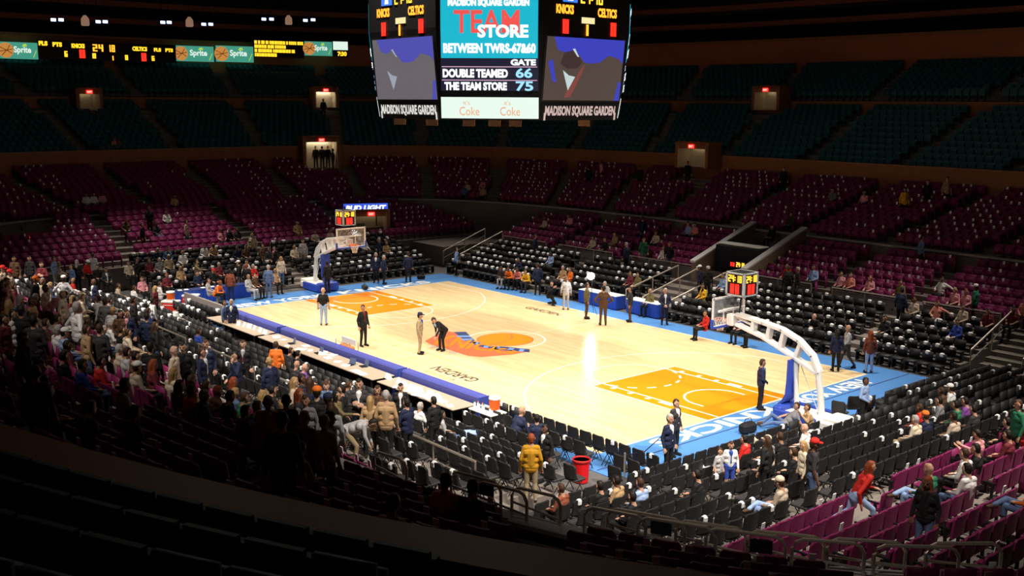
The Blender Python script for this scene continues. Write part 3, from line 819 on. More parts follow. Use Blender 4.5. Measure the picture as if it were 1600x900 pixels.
# left edge crowd
for a in [(3, 421, T, 'beige', 'brown', 'dark', 'r', dict(cap='red')), (14, 427, T, 'cream', 'brown', 'dark', 'r', dict(cap='red')), (84, 406, T, 'ltblue', 'lgrey', 'brn', 'r', {}), (112, 417, T, 'denim', 'black', 'brn', 'cl', {}),
          (65, 414, 'cross', 'maroon', 'black', 'brn', 'c', {}), (22, 405, T, 'brown', 'black', 'dark', 'c', {}), (46, 404, T, 'charcoal', 'black', 'dark', 'c', {}), (54, 438, T, 'black', 'black', 'brn', 'r', dict(cap='orange')),
          (99, 436, 'hips', 'lgrey', 'black', 'brn', 'a', dict(cap='white')), (138, 414, S_, 'red', 'black', 'brn', None, dict(cap='white')), (153, 422, S_, 'black', 'black', 'dark', None, {}), (167, 423, S_, 'charcoal', 'black', 'brn', None, dict(shirt='white')),
          (202, 412, S_, 'beige', 'black', 'dark', None, {}), (213, 407, T, 'black', 'black', 'dark', 'r', {}), (147, 441, T, 'navy', 'black', 'bald', 'cl', dict(shirt='white')), (70, 451, T, 'cream', 'brown', 'brn', 'r', {}),
          (80, 461, 'bend', 'pink', 'black', 'brn', 'r', dict(s=1.08)), (97, 461, T, 'cream', 'khaki', 'blond', 'r', {}), (128, 461, S_, 'cream', 'black', 'brn', None, dict(s=1.05)), (135, 478, 'hips', 'white', 'charcoal', 'gry', 'ar', dict(s=1.15)),
          (154, 467, T, 'white', 'black', 'brn', 'l', {}), (164, 472, T, 'grey', 'black', 'brn', 'a', {}), (176, 486, T, 'lgrey', 'charcoal', 'blond', 'a', dict(shirt='navy')), (187, 472, S_, 'grey', 'black', 'dark', None, {}),
          (198, 490, T, 'navy', 'black', 'brn', 'c', dict(shirt='pink')), (229, 495, T, 'navy', 'black', 'dark', 'a', {}), (223, 439, S_, 'pink', 'black', 'brn', None, {}), (198, 447, S_, 'beige', 'black', 'brn', None, {}), (211, 449, S_, 'white', 'black', 'brn', None, {}),
          (252, 444, S_, 'white', 'black', 'brn', None, {}), (228, 485, 'lean', 'maroon', 'black', 'bald', None, {}), (240, 486, S_, 'blue', 'black', 'brn', 'cl', {}), (8, 459, T, 'pink', 'brown', 'brn', 'ar', dict(cap='pink')), (20, 492, T, 'white', 'black', 'dark', 'r', {}),
          (6, 500, T, 'maroon', 'black', 'dark', 'r', {}), (33, 486, T, 'black', 'black', 'dark', 'a', dict(s=1.06)), (52, 502, T, 'charcoal', 'denim', 'dark', 'a', dict(s=1.08)), (85, 502, S_, 'brown', 'black', 'brn', None, {}), (49, 472, T, 'tan', 'black', 'brn', 'r', {}),
          (120, 517, S_, 'ltblue', 'denim', 'dark', 'r', dict(cap='white')), (172, 560, S_, 'red', 'black', 'dark', None, {}), (189, 543, S_, 'beige', 'brown', 'gry', None, {}), (204, 548, S_, 'lgrey', 'black', 'dark', None, {}), (212, 573, S_, 'beige', 'black', 'brn', None, dict(cap='white')),
          (271, 550, T, 'beige', 'khaki', 'bald', 'r', {}), (286, 543, T, 'black', 'black', 'dark', 'c', {}), (257, 571, S_, 'maroon', 'black', 'redh', 'r', dict(long=True)), (322, 538, T, 'navy', 'black', 'brn', 'c', dict(shirt='white')), (315, 552, T, 'navy', 'black', 'brn', 'r', dict(shirt='white')),
          (368, 557, 'phone', 'navy', 'black', 'dark', 'cl', {}), (380, 538, T, 'black', 'black', 'brn', 'c', dict(shirt='lgrey', tie='maroon')), (325, 518, S_, 'blue', 'black', 'brn', 'r', {}), (277, 480, S_, 'white', 'lgrey', 'dark', 'r', {}), (147, 571, S_, 'blue', 'denim', 'brn', 'c', {}),
          (200, 598, S_, 'lgrey', 'black', 'brn', None, {}), (282, 586, S_, 'cream', 'black', 'blond', None, dict(long=True)), (297, 594, S_, 'tan', 'black', 'brn', None, {}), (292, 607, S_, 'black', 'black', 'dark', None, dict(long=True)), (314, 591, S_, 'black', 'black', 'brn', None, {}),
          (322, 611, S_, 'red', 'black', 'brn', None, {}), (340, 618, S_, 'denim', 'black', 'gry', None, {}), (353, 608, S_, 'brown', 'black', 'redh', None, {}), (359, 616, S_, 'black', 'black', 'dark', None, {}), (373, 611, S_, 'denim', 'black', 'blond', None, {}), (390, 596, S_, 'black', 'black', 'redh', None, dict(long=True)), (394, 612, S_, 'green', 'black', 'brn', None, {}),
          (88, 612, S_, 'rust', 'black', 'dark', None, {}), (147, 634, S_, 'black', 'black', 'brn', None, {}), (232, 640, S_, 'charcoal', 'black', 'dark', None, {}), (60, 575, T, 'black', 'black', 'dark', 'r', {}), (108, 560, S_, 'black', 'black', 'dark', None, {}),
          (130, 540, S_, 'maroon', 'black', 'dark', None, {}), (35, 530, T, 'black', 'black', 'dark', 'r', {}), (245, 540, T, 'black', 'black', 'dark', 'a', {}), (226, 560, S_, 'brown', 'black', 'dark', None, {})]: P(a[0], a[1], a[2], a[3], a[4], a[5], a[6], **a[7])
# cluster behind the scorer table
for a in [(421, 566, T, 'navy', 'khaki', 'blond', 'al', {}), (431, 540, T, 'orange', 'black', 'brn', 'a', {}), (459, 598, T, 'beige', 'black', 'blond', 'r', dict(long=True)), (471, 593, T, 'charcoal', 'black', 'dark', 'r', {}), (484, 598, T, 'navy', 'black', 'brn', 'a', dict(long=True)),
          (495, 615, T, 'black', 'black', 'dark', 'a', dict(cap='orange', s=1.06)), (510, 604, T, 'denim', 'black', 'brn', 'c', dict(s=.85)), (512, 626, T, 'black', 'black', 'dark', 'a', dict(cap='navy', s=1.04)), (525, 619, 'reach', 'olive', 'black', 'dark', 'r', dict(long=True)),
          (535, 610, T, 'black', 'black', 'dark', 'l', {}), (561, 601, 'cross', 'charcoal', 'black', 'dark', 'c', dict(shirt='white', s=1.1, skin=0)), (578, 627, T, 'tan', 'black', 'blond', 'a', dict(long=True, s=.95)), (590, 610, T, 'brown', 'black', 'brn', 'c', dict(long=True)), (603, 619, T, 'tan', 'black', 'gry', 'a', dict(s=1.08)),
          (626, 606, T, 'black', 'black', 'dark', 'c', dict(shirt='white', skin=0)), (636, 631, 'reach', 'navy', 'black', 'dark', 'al', dict(shirt='white')), (578, 648, T, 'pink', 'pink', 'blond', 'a', dict(s=.62)), (556, 662, 'stoop', 'lgrey', 'khaki', 'dark', 'r', {}),
          (667, 637, S_, 'white', 'lgrey', 'gry', None, {}), (678, 627, T, 'black', 'black', 'dark', 'al', {}), (696, 648, S_, 'lgrey', 'denim', 'dark', 'r', dict(skin=4)), (442, 607, S_, 'black', 'black', 'dark', None, {}), (426, 612, S_, 'denim', 'black', 'blond', None, dict(long=True)), (437, 648, S_, 'brown', 'black', 'gry', None, {}), (447, 628, T, 'black', 'black', 'dark', 'a', dict(shirt='white')),
          (467, 617, T, 'charcoal', 'black', 'redh', 'r', dict(long=True)), (410, 632, S_, 'denim', 'black', 'brn', None, {}), (480, 566, S_, 'charcoal', 'black', 'bald', None, {}), (468, 545, S_, 'charcoal', 'black', 'brn', 'ar', {}), (479, 549, S_, 'black', 'black', 'dark', 'ar', {}), (490, 572, S_, 'purple', 'black', 'bald', 'ar', {}),
          (814, 645, 'lean', 'navy', 'black', 'bald', 'c', dict(shirt='white', tie='grey', s=1.12, skin=0)), (839, 655, T, 'navy', 'black', 'dark', 'a', dict(skin=0)), (852, 671, T, 'black', 'black', 'dark', 'cl', dict(shirt='white', tie='navy', skin=3)), (830, 690, T, 'mustard', 'khaki', 'redh', 'a', dict(s=1.05)),
          (718, 752, S_, 'pink', 'black', 'dark', None, {}), (768, 762, S_, 'black', 'black', 'dark', None, {}), (963, 750, S_, 'tan', 'black', 'dark', None, {}), (936, 760, S_, 'black', 'black', 'dark', None, {}), (985, 768, S_, 'black', 'black', 'dark', None, {}), (999, 754, S_, 'ltblue', 'black', 'brn', None, {}), (880, 773, S_, 'rust', 'black', 'brn', None, {}),
          (457, 688, S_, 'tan', 'black', 'dark', None, {}), (600, 776, S_, 'mustard', 'black', 'brn', None, {}), (440, 660, T, 'black', 'black', 'dark', 'a', dict(s=1.1)), (55, 585, T, 'black', 'black', 'dark', 'a', {})]: P(a[0], a[1], a[2], a[3], a[4], a[5], a[6], **a[7])
# right end stand
for a in [(1240, 665, S_, 'white', 'black', 'bald', None, {}), (1211, 676, S_, 'black', 'black', 'brn', None, {}), (1236, 696, S_, 'black', 'black', 'gry', None, {}), (1256, 697, T, 'cream', 'black', 'blond', 'l', dict(long=True, s=.9)), (1271, 696, T, 'charcoal', 'denim', 'brn', 'r', dict(cap='red', short=True, jacket=False, s=1.05)),
          (1230, 711, S_, 'black', 'black', 'brn', 'cl', {}), (1239, 747, 'crossleg', 'beige', 'ltblue', 'brn', None, dict(cap='cream')), (1341, 731, 'stride', 'red', 'ltblue', 'redh', 'r', dict(long=True, jacket=False)), (1450, 756, T, 'black', 'denim', 'redh', 'cl', dict(long=True, s=.95)), (1445, 717, 'crossleg', 'green', 'ltblue', 'bald', 'l', {}),
          (1460, 711, S_, 'white', 'black', 'brn', None, {}), (1516, 723, 'sit', 'white', 'denim', 'dark', 'l', {}), (1512, 703, S_, 'black', 'black', 'dark', None, {}), (1516, 678, 'read', 'pink', 'black', 'dark', 'l', {}), (1430, 651, S_, 'navy', 'black', 'brn', None, dict(cap='orange')), (1447, 651, S_, 'cream', 'khaki', 'gry', None, {}), (1465, 645, S_, 'beige', 'black', 'dark', None, {}),
          (1475, 626, S_, 'green', 'black', 'dark', None, {}), (1486, 632, S_, 'purple', 'black', 'dark', None, {}), (1412, 633, S_, 'red', 'black', 'brn', None, {}), (1440, 623, S_, 'grey', 'black', 'dark', None, {}), (1473, 602, S_, 'white', 'black', 'dark', 'l', dict(cap='white')), (1454, 611, S_, 'brown', 'black', 'brn', None, {}), (1592, 633, T, 'green', 'black', 'brn', 'l', {}), (1598, 649, S_, 'red', 'black', 'dark', None, {}),
          (1575, 678, S_, 'maroon', 'black', 'dark', None, {}), (1592, 738, 'crossleg', 'orange', 'denim', 'brn', 'l', {}), (1590, 561, S_, 'lgrey', 'black', 'dark', None, dict(cap='blue')), (1143, 681, S_, 'red', 'black', 'dark', None, {}), (1142, 696, T, 'white', 'blue', 'brn', 'c', dict(s=.82, shirt='blue', shorts=True, jacket=False)), (1124, 706, T, 'lgrey', 'grey', 'brn', 'cr', dict(s=.74, short=True)),
          (1064, 736, S_, 'black', 'black', 'dark', None, {}), (1206, 680, S_, 'grey', 'black', 'brn', None, dict(cap='cream')), (1199, 690, T, 'black', 'black', 'brn', 'al', dict(long=True)), (1173, 703, S_, 'beige', 'black', 'brn', None, dict(cap='beige')), (1548, 655, S_, 'black', 'black', 'dark', None, {}), (1500, 640, S_, 'charcoal', 'black', 'dark', None, {})]: P(a[0], a[1], a[2], a[3], a[4], a[5], a[6], **a[7])
# far stand
for a in [(836, 372, T, 'navy', 'black', 'brn', 'r', {}), (850, 397, S_, 'ltblue', 'black', 'dark', None, {}), (804, 411, S_, 'navy', 'black', 'brn', None, {}), (713, 390, T, 'ltblue', 'black', 'brn', 'r', {}), (877, 418, S_, 'tan', 'khaki', 'gry', None, {}), (892, 422, S_, 'orange', 'black', 'dark', None, {}), (979, 386, T, 'navy', 'black', 'gry', 'al', {}),
          (1006, 375, T, 'green', 'grey', 'brn', 'c', {}), (1020, 368, S_, 'cream', 'black', 'dark', None, {}), (1030, 395, S_, 'white', 'denim', 'brn', None, dict(long=True)), (1046, 387, T, 'black', 'denim', 'brn', 'c', {}), (921, 376, S_, 'beige', 'black', 'dark', None, {}), (947, 373, S_, 'tan', 'olive', 'brn', None, {}), (932, 377, S_, 'black', 'black', 'dark', None, {}), (885, 337, S_, 'pink', 'black', 'brn', None, {}), (852, 341, S_, 'beige', 'black', 'brn', None, {}),
          (1094, 421, T, 'navy', 'black', 'dark', 'l', dict(cap='white')), (1106, 424, T, 'black', 'black', 'dark', 'c', dict(cap='lgrey')), (1067, 352, S_, 'ltblue', 'black', 'brn', None, {}), (1085, 352, S_, 'salmon', 'black', 'brn', None, {}), (940, 256, T, 'pink', 'black', 'dark', 'l', {}), (1004, 342, T, 'navy', 'denim', 'brn', 'a', {}), (979, 429, S_, 'maroon', 'black', 'brn', None, {}), (988, 430, S_, 'olive', 'black', 'brn', None, {}), (950, 443, 'lean', 'lgrey', 'black', 'gry', None, {}),
          (1093, 454, S_, 'yellow', 'black', 'dark', None, dict(shirt='black')), (1014, 456, S_, 'olive', 'black', 'bald', None, {}), (1100, 490, S_, 'red', 'black', 'dark', None, {}), (1214, 420, S_, 'red', 'black', 'brn', None, {}), (1129, 432, S_, 'ltblue', 'black', 'brn', None, {}), (1333, 303, S_, 'pink', 'black', 'dark', None, {}), (1414, 300, T, 'yellow', 'black', 'dark', 'c', {}), (1440, 378, T, 'denim', 'black', 'dark', 'r', {}), (1271, 427, S_, 'ltblue', 'black', 'dark', None, dict(s=1.1)), (1286, 430, S_, 'pink', 'black', 'dark', None, {}),
          (1312, 436, S_, 'salmon', 'black', 'brn', None, {}), (1350, 443, S_, 'pink', 'black', 'redh', None, dict(long=True)), (1232, 423, T, 'black', 'black', 'brn', 'a', {}), (1247, 424, T, 'black', 'black', 'gry', 'l', {}), (1396, 451, S_, 'olive', 'black', 'dark', None, {}), (1409, 459, T, 'navy', 'black', 'dark', 'ar', dict(s=1.05)), (1466, 447, 'sitarm', 'white', 'black', 'dark', None, {}), (1441, 467, S_, 'beige', 'black', 'brn', None, {}), (1470, 472, 'sitarm', 'salmon', 'lgrey', 'brn', None, dict(short=True)),
          (1490, 456, S_, 'pink', 'black', 'blond', None, {}), (1506, 455, S_, 'pink', 'black', 'redh', None, {}), (1525, 456, T, 'green', 'black', 'brn', 'al', dict(cap='white')), (1507, 476, S_, 'beige', 'black', 'brn', None, {}), (1543, 480, S_, 'maroon', 'black', 'dark', None, dict(short=True)), (1582, 487, S_, 'maroon', 'black', 'dark', None, dict(short=True)), (1598, 502, S_, 'salmon', 'black', 'brn', None, {}), (1266, 497, 'lean', 'black', 'black', 'bald', None, {}), (1486, 503, S_, 'blue', 'black', 'dark', None, {}),
          (1230, 350, S_, 'charcoal', 'black', 'brn', None, {}), (1180, 352, S_, 'charcoal', 'black', 'dark', None, {}), (1205, 355, S_, 'black', 'black', 'dark', None, {}), (735, 286, S_, 'beige', 'black', 'brn', None, {}), (757, 284, S_, 'salmon', 'black', 'brn', None, {}), (765, 296, S_, 'tan', 'black', 'dark', None, {}), (728, 300, S_, 'denim', 'black', 'dark', None, {}), (1000, 262, T, 'black', 'black', 'dark', 'c', {}), (1075, 255, T, 'black', 'black', 'dark', 'c', {}), (1225, 268, T, 'black', 'black', 'dark', 'c', {}), (1300, 300, S_, 'grey', 'black', 'dark', None, {}), (1450, 285, T, 'black', 'black', 'dark', 'c', {}), (1480, 285, T, 'tan', 'black', 'dark', 'c', {}), (920, 262, T, 'black', 'black', 'dark', 'a', {}),
          (1356, 500, S_, 'black', 'black', 'dark', None, {}), (1180, 500, S_, 'black', 'black', 'brn', None, {})]: P(a[0], a[1], a[2], a[3], a[4], a[5], a[6], **a[7])
# left end stand and the rows above it
for a in [(326, 388, S_, 'white', 'black', 'dark', None, {}), (339, 388, S_, 'tan', 'black', 'blond', None, {}), (380, 388, S_, 'navy', 'black', 'brn', None, {}), (392, 389, S_, 'brown', 'black', 'dark', None, {}), (409, 388, T, 'brown', 'black', 'dark', 'r', {}), (429, 388, T, 'black', 'black', 'dark', 'cl', dict(shirt='pink')), (271, 407, S_, 'khaki', 'black', 'gry', None, dict(s=1.1)), (307, 411, 'reach', 'olive', 'black', 'dark', 'r', {}), (287, 424, S_, 'tan', 'black', 'blond', None, dict(long=True)), (334, 424, S_, 'black', 'black', 'redh', None, dict(cap='red')), (310, 429, S_, 'navy', 'black', 'dark', None, {}),
          (359, 424, T, 'rust', 'navy', 'dark', 'a', {}), (373, 411, T, 'black', 'grey', 'brn', 'l', dict(cap='white')), (385, 416, T, 'black', 'black', 'redh', 'a', {}), (395, 413, S_, 'white', 'black', 'dark', None, {}), (338, 442, 'lean', 'orange', 'black', 'redh', None, {}), (390, 433, S_, 'lgrey', 'lgrey', 'bald', None, {}), (400, 431, S_, 'brown', 'black', 'brn', None, {}), (419, 418, T, 'denim', 'denim', 'gry', 'a', dict(s=1.05)), (431, 424, S_, 'tan', 'black', 'blond', None, {}), (247, 431, S_, 'maroon', 'black', 'redh', None, {}),
          (467, 353, S_, 'tan', 'brown', 'dark', None, dict(s=1.1)), (486, 362, S_, 'beige', 'black', 'dark', None, {}), (517, 366, S_, 'beige', 'black', 'brn', None, {}), (473, 377, T, 'lgrey', 'beige', 'dark', 'c', {}), (578, 378, S_, 'white', 'black', 'bald', None, dict(s=1.08)), (592, 376, T, 'navy', 'black', 'gry', 'r', {}), (606, 378, S_, 'black', 'black', 'brn', None, dict(cap='white')), (615, 384, S_, 'tan', 'black', 'blond', None, {}), (458, 390, S_, 'cream', 'black', 'blond', None, {}), (440, 392, S_, 'charcoal', 'black', 'dark', None, {}),
          (141, 306, S_, 'white', 'blue', 'dark', None, {}), (149, 306, S_, 'white', 'blue', 'dark', None, {}), (156, 306, S_, 'pink', 'black', 'dark', None, {}), (275, 307, S_, 'tan', 'black', 'brn', None, {}), (269, 338, S_, 'white', 'black', 'dark', None, {}), (291, 347, T, 'beige', 'denim', 'dark', 'r', {}), (186, 350, S_, 'brown', 'black', 'dark', None, {}), (233, 328, T, 'black', 'black', 'dark', 'c', {}), (222, 352, T, 'black', 'black', 'dark', 'r', {}), (256, 355, S_, 'charcoal', 'denim', 'dark', 'l', {}), (352, 365, S_, 'pink', 'black', 'brn', None, {}), (363, 366, S_, 'black', 'black', 'dark', None, {}), (375, 362, S_, 'charcoal', 'black', 'dark', None, {}), (394, 368, T, 'beige', 'black', 'blond', 'c', {}), (190, 238, S_, 'salmon', 'black', 'brn', None, {}), (196, 240, S_, 'rust', 'black', 'brn', None, {}),
          (493, 233, T, 'black', 'black', 'dark', 'c', {}), (503, 232, T, 'black', 'black', 'dark', 'a', {}), (512, 234, T, 'black', 'black', 'dark', 'c', {}), (520, 236, T, 'black', 'black', 'dark', 'l', {}), (505, 157, T, 'black', 'black', 'dark', 'c', {})]: P(a[0], a[1], a[2], a[3], a[4], a[5], a[6], **a[7])

rf_ = random.Random(3)
for (xa, xb, ya, yb), n, ps in (((0, 250, 400, 522), 34, .45), ((395, 560, 592, 665), 11, .4), ((250, 450, 384, 440), 9, .8)):
    m = 0
    for _ in range(900):
        if m >= n: break
        x_, y_ = rf_.uniform(xa, xb), rf_.uniform(ya, yb)
        if any(abs(c[0]-x_) < 8 and abs(c[1]-y_) < 11 for c in CROWD): continue
        P(round(x_), round(y_), S_ if rf_.random() < ps else T, rf_.choice(('white', 'white', 'cream', 'beige', 'lgrey', 'pink', 'black', 'black', 'navy', 'tan', 'brown', 'red', 'denim', 'charcoal', 'grey', 'maroon')),
          rf_.choice(('black', 'black', 'denim', 'khaki')), rf_.choice(('dark', 'brn', 'brn', 'blond', 'gry')), rf_.choice((None, 'r', 'c', 'a')), long=rf_.random() < .25)
        m += 1
def push(x, y, ab, inn, out):
    """keep a figure clear of a ring wall"""
    if inside(x, y, *ab):
        while not inside(x, y, ab[0]-inn, ab[1]-inn): x *= .995; y *= .995
    else:
        while inside(x, y, ab[0]+out, ab[1]+out): x *= 1.005; y *= 1.005
    return x, y
SIT = ('sit', 'lean', 'sitarm', 'read', 'crossleg')
taken = set(); LOCS = []
UPPER = {(88, 612), (147, 634), (232, 640), (60, 575), (718, 752), (768, 762), (457, 688), (600, 776), (440, 660), (55, 585), (52, 502), (33, 486)}
for hx, hy, pose, top, bot, hair, face, k in CROWD:
    hz = POSE[pose]['hd'][2]*k.get('s', 1.0)
    x, y, z = head_hit(hx, hy, hz, (hx, hy) in UPPER)
    for ab, i_, o_ in ((WALL, .5, .8), (FAS, .5, .9)):
        x, y = push(x, y, ab, i_, o_)
    z = surf(x, y); f = None
    if pose in SIT:
        best = None
        for L_ in (BLACK, MAG):
            for q in L_:
                d = (q[0]-x)**2+(q[1]-y)**2+4*(q[2]-z)**2
                if d < 1.0 and (q[0], q[1]) not in taken and (best is None or d < best[0]): best = (d, q)
        if best:
            q = best[1]; taken.add((q[0], q[1])); x, y, z = q[:3]; f = math.degrees(q[3])+90
    else:
        for L_ in (BLACK, MAG, TEAL): L_[:] = [q for q in L_ if (q[0]-x)**2+(q[1]-y)**2 > .42**2 or abs(q[2]-z) > .8]
    LOCS.append(((x, y, z), f))
PORT = [(500, 217, 266, 2.6, FAS, .9), (507, 140, 168, 1.9, T1B, .9), (1204, 140, 172, 2.0, T1B, .9), (1090, 229, 262, 2.4, FAS, .9), (136, 156, 174, 1.6, T1B, .9), (578, 341, 366, 2.2, WALL, 4.6), (36, 375, 412, 2.4, WALL, .8)]
for px_, yt, yb, w_, ab, off_ in PORT:
    p_, n_ = ring_hit(px_, yb, (ab[0]-off_, ab[1]-off_))
    for L_ in (BLACK, MAG, TEAL): L_[:] = [q for q in L_ if (q[0]-p_[0])**2+(q[1]-p_[1])**2 > (w_/2+.75)**2 or abs(q[2]-p_[2]) > 3]
_bin = g(908, 752); BLACK[:] = [q for q in BLACK if (q[0]-_bin[0])**2+(q[1]-_bin[1])**2 > .9]
BLACKF = [q for q in BLACK if (q[0], q[1]) not in taken]; MAGF = [q for q in MAG if (q[0], q[1]) not in taken]
def dist(p): return (p[0]-CAM[0])**2+(p[1]-CAM[1])**2+(p[2]-CAM[2])**2
def pick(lst, n=300, score=None):
    ins = [p for p in lst if infr((p[0], p[1], p[2]+.6))]
    ins.sort(key=score or dist); return ins[:n], ins[n:]+[p for p in lst if not infr((p[0], p[1], p[2]+.6))]
NTH = ['front', 'second', 'third', 'fourth', 'fifth', 'sixth', 'seventh', 'eighth', 'ninth', 'tenth', 'eleventh', 'twelfth', 'thirteenth']
def sec_black(p):
    l, g_ = sec_black0(p)
    return (l.replace('in the rows', 'in the %s row' % (NTH[p[5]] if p[5] >= 0 else 'courtside')), g_)
def sec_black0(p):
    return {'far': ('black padded chair in the rows beyond the far sideline', 'black chairs beyond the far sideline'),
            'near': ('black padded chair in the rows along the near sideline', 'black chairs along the near sideline'),
            'right': ('black padded chair in the rows behind the nearer basket', 'black chairs behind the nearer basket'),
            'left': ('black padded chair in the rows behind the farther basket', 'black chairs behind the farther basket')}[p[4]]
def sec_mag(p):
    l, g_ = sec_mag0(p)
    return (l.replace('in the lower rows', 'in the %s lower row' % NTH[p[5]]).replace('in the dark tier', 'in the %s row' % NTH[p[5]]), g_)
def sec_mag0(p):
    if p[4] == 'ring': return ('magenta folding arena seat in the dark tier above the grey wall', 'magenta seats above the grey wall')
    return {'far': ('magenta folding arena seat in the lower rows behind the far rail', 'magenta seats behind the far rail'),
            'near': ('magenta folding arena seat in the lower rows on the near side', 'magenta seats on the near side'),
            'right': ('magenta folding arena seat in the lower rows at the right end', 'magenta seats at the right end'),
            'left': ('magenta folding arena seat in the lower rows at the left end', 'magenta seats at the left end')}[p[4]]
big, rest = pick(BLACK); bigB = big
for i, p in enumerate(big):
    l, gname = sec_black(p)
    if i == 0:
        o = chairT; o.location = p[:3]; o.rotation_euler = (0, 0, p[3]); o['label'] = l; o['group'] = gname
    else: dup(chairT, p[:3], p[3], l, gname)
merged('distant_padded_chairs', low_geo('black'), M_blk, [p[:4] for p in rest], 'distant rows of black padded chairs around the court', 'chairs')
big, rest = pick(MAG, 300, lambda p: dist(p)*(1.0 if p[4] != 'ring' else 1.25)); used = [0, 0]
for p in big:
    dn = (p[4] == 'right' and p[5] > 0 and rnd.random() < .3) or (p[4] == 'right' and abs(p[1]+9) < 1.2)
    src = magDn if dn else magUp; k = 1 if dn else 0
    l, gname = sec_mag(p)
    if dn: l = l.replace('folding arena seat', 'arena seat with its pad down')
    if not used[k]:
        used[k] = 1; src.location = p[:3]; src.rotation_euler = (0, 0, p[3]); src['label'] = l; src['group'] = gname+(' pads down' if dn else '')
    else: dup(src, p[:3], p[3], l, gname+(' pads down' if dn else ''))
merged('distant_arena_seats', low_geo('mag'), M_mag, [p[:4] for p in rest], 'distant rows of magenta folding seats round the bowl', 'seats')
bigM = big
big, rest = pick(TEAL)
for p in big:
    o = obj('gallery_seat', teal_me, None, p[:3], p[3])
    tag(o, 'dark teal seat in the %s unlit row below the camera' % NTH[p[5]], 'seat', 'teal seats in the unlit foreground')
merged('distant_gallery_seats', low_geo('teal'), M_teal, [p[:4] for p in rest], 'distant rows of dark teal seats in the upper tiers', 'seats')
# white giveaways left on the seats
fly_b = MB().bbox((0, -.225, .855), (.19, .13, .17), .035, Matrix.Rotation(.06, 3, 'X')).mesh('folded_towel'); fly_b.materials.append(M_paper)
fly_m = MB().box((0, -.06, .80), (.105, .02, .21), Matrix.Rotation(.14, 3, 'X')).mesh('seat_flyer'); fly_m.materials.append(M_paper)
FB = [p for p in BLACKF if rnd.random() < {'far': .68, 'near': .34, 'right': .26, 'left': .45}[p[4]]]
FMg = [p for p in MAGF if rnd.random() < (.12 if p[4] == 'right' else .42 if p[4] in ('far', 'near') or p[1] > 5 or p[1] < -8 else .04)]
def shift(p, a, b, dz=0):
    c, s = math.cos(p[3]), math.sin(p[3]); return (p[0]+a*c-b*s, p[1]+a*s+b*c, p[2]+dz, p[3], p[4], p[5])
FB = [shift(p, rnd.uniform(-.10, .10), 0) for p in FB]
FMg = [shift(p, rnd.uniform(-.06, .06), 0.03) for p in FMg]
big, rest = pick(FB, 300, lambda p: dist(p)*(1.6 if p[4] == 'near' else 1))
SN = {'far': 'beyond the far sideline', 'near': 'along the near sideline', 'right': 'behind the nearer basket', 'left': 'behind the farther basket', 'ring': 'in the dark upper rows'}
for p in big:
    o = obj('folded_towel', fly_b, None, p[:3], p[3]); o.scale = (1, 1, 1) if p[4] in ('far', 'left') else (.66, .96, .98)
    tag(o, 'white folded towel draped over a black chair '+SN[p[4]], 'towel', 'white towels '+SN[p[4]])
merged('distant_towels', MB().box((0, -.23, .845), (.20, .13, .19)), M_paper, [p[:4] for p in rest], 'distant white towels draped over the black chairs', 'towels')
big, rest = pick(FMg)
for p in big:
    o = obj('seat_flyer', fly_m, None, p[:3], p[3])
    tag(o, 'white flyer tucked on a magenta seat '+SN[p[4]].replace('sideline', 'rail').replace('basket', 'baseline'), 'flyer', 'white flyers '+SN[p[4]])
merged('distant_flyers', MB().box((0, -.06, .80), (.105, .02, .21)), M_paper, [p[:4] for p in rest], 'distant white flyers tucked on the magenta seats', 'flyers')

# ------------------------------------------------------------------ baskets
M_glass = mat('backboard_glass', (0.9, 0.95, 1.0), 0.05)
_b = M_glass.node_tree.nodes['Principled BSDF']; _b.inputs['Transmission Weight'].default_value = 0.0; _b.inputs['Alpha'].default_value = 0.12
M_rim = mat('rim_orange', (0.85, 0.16, 0.03), .4)
M_net = mat('net_white', (0.85, 0.80, 0.72), .8)
M_rig = mat('white_steel', (0.80, 0.78, 0.74), .35)
LED_Y = emat('led_yellow', (1.0, 0.45, 0.03), 3.0); LED_R = emat('led_red', (1.0, 0.02, 0.01), 2.2); LED_A = emat('led_amber', (1.0, 0.30, 0.02), 2.6)
def clock_box(root, c, s, face_all=True):
    """four-sided clock: housing with lit digits on each face, frame edges"""
    MB().bbox(c, (s, s, s*1.08), .03).build('clock_housing', mat('clock_black', (.012, .012, .013), .4), root)
    for k in range(4):
        a = k*math.pi/2; n = Vector((math.cos(a), math.sin(a), 0)); u = Vector((-math.sin(a), math.cos(a), 0)); z = Vector((0, 0, 1))
        o = Vector(c)+n*(s/2+.012)
        fr = MB()
        for d0, d1 in ((-1, -1), (1, 1)):
            fr.box(o+u*d0*s*.47, (.06 if abs(u.x) > .5 else .03, .06 if abs(u.y) > .5 else .03, s*1.05))
            fr.box(o+z*d0*s*.51, (s if abs(u.x) > .5 else .03, s if abs(u.y) > .5 else .03, .05))
        fr.build('clock_frame', mat('grey_frame', (.45, .45, .44), .5), root)
        o2 = o+n*.014
        led_quad(MB(), '24:18', o2-u*s*.40+z*s*.10, u*s*.80, z*s*.32, .26).build('clock_digits', LED_Y, root)
        led_quad(MB(), '00', o2-u*s*.28-z*s*.44, u*s*.56, z*s*.46, .34).build('shot_clock_digits', LED_R, root)
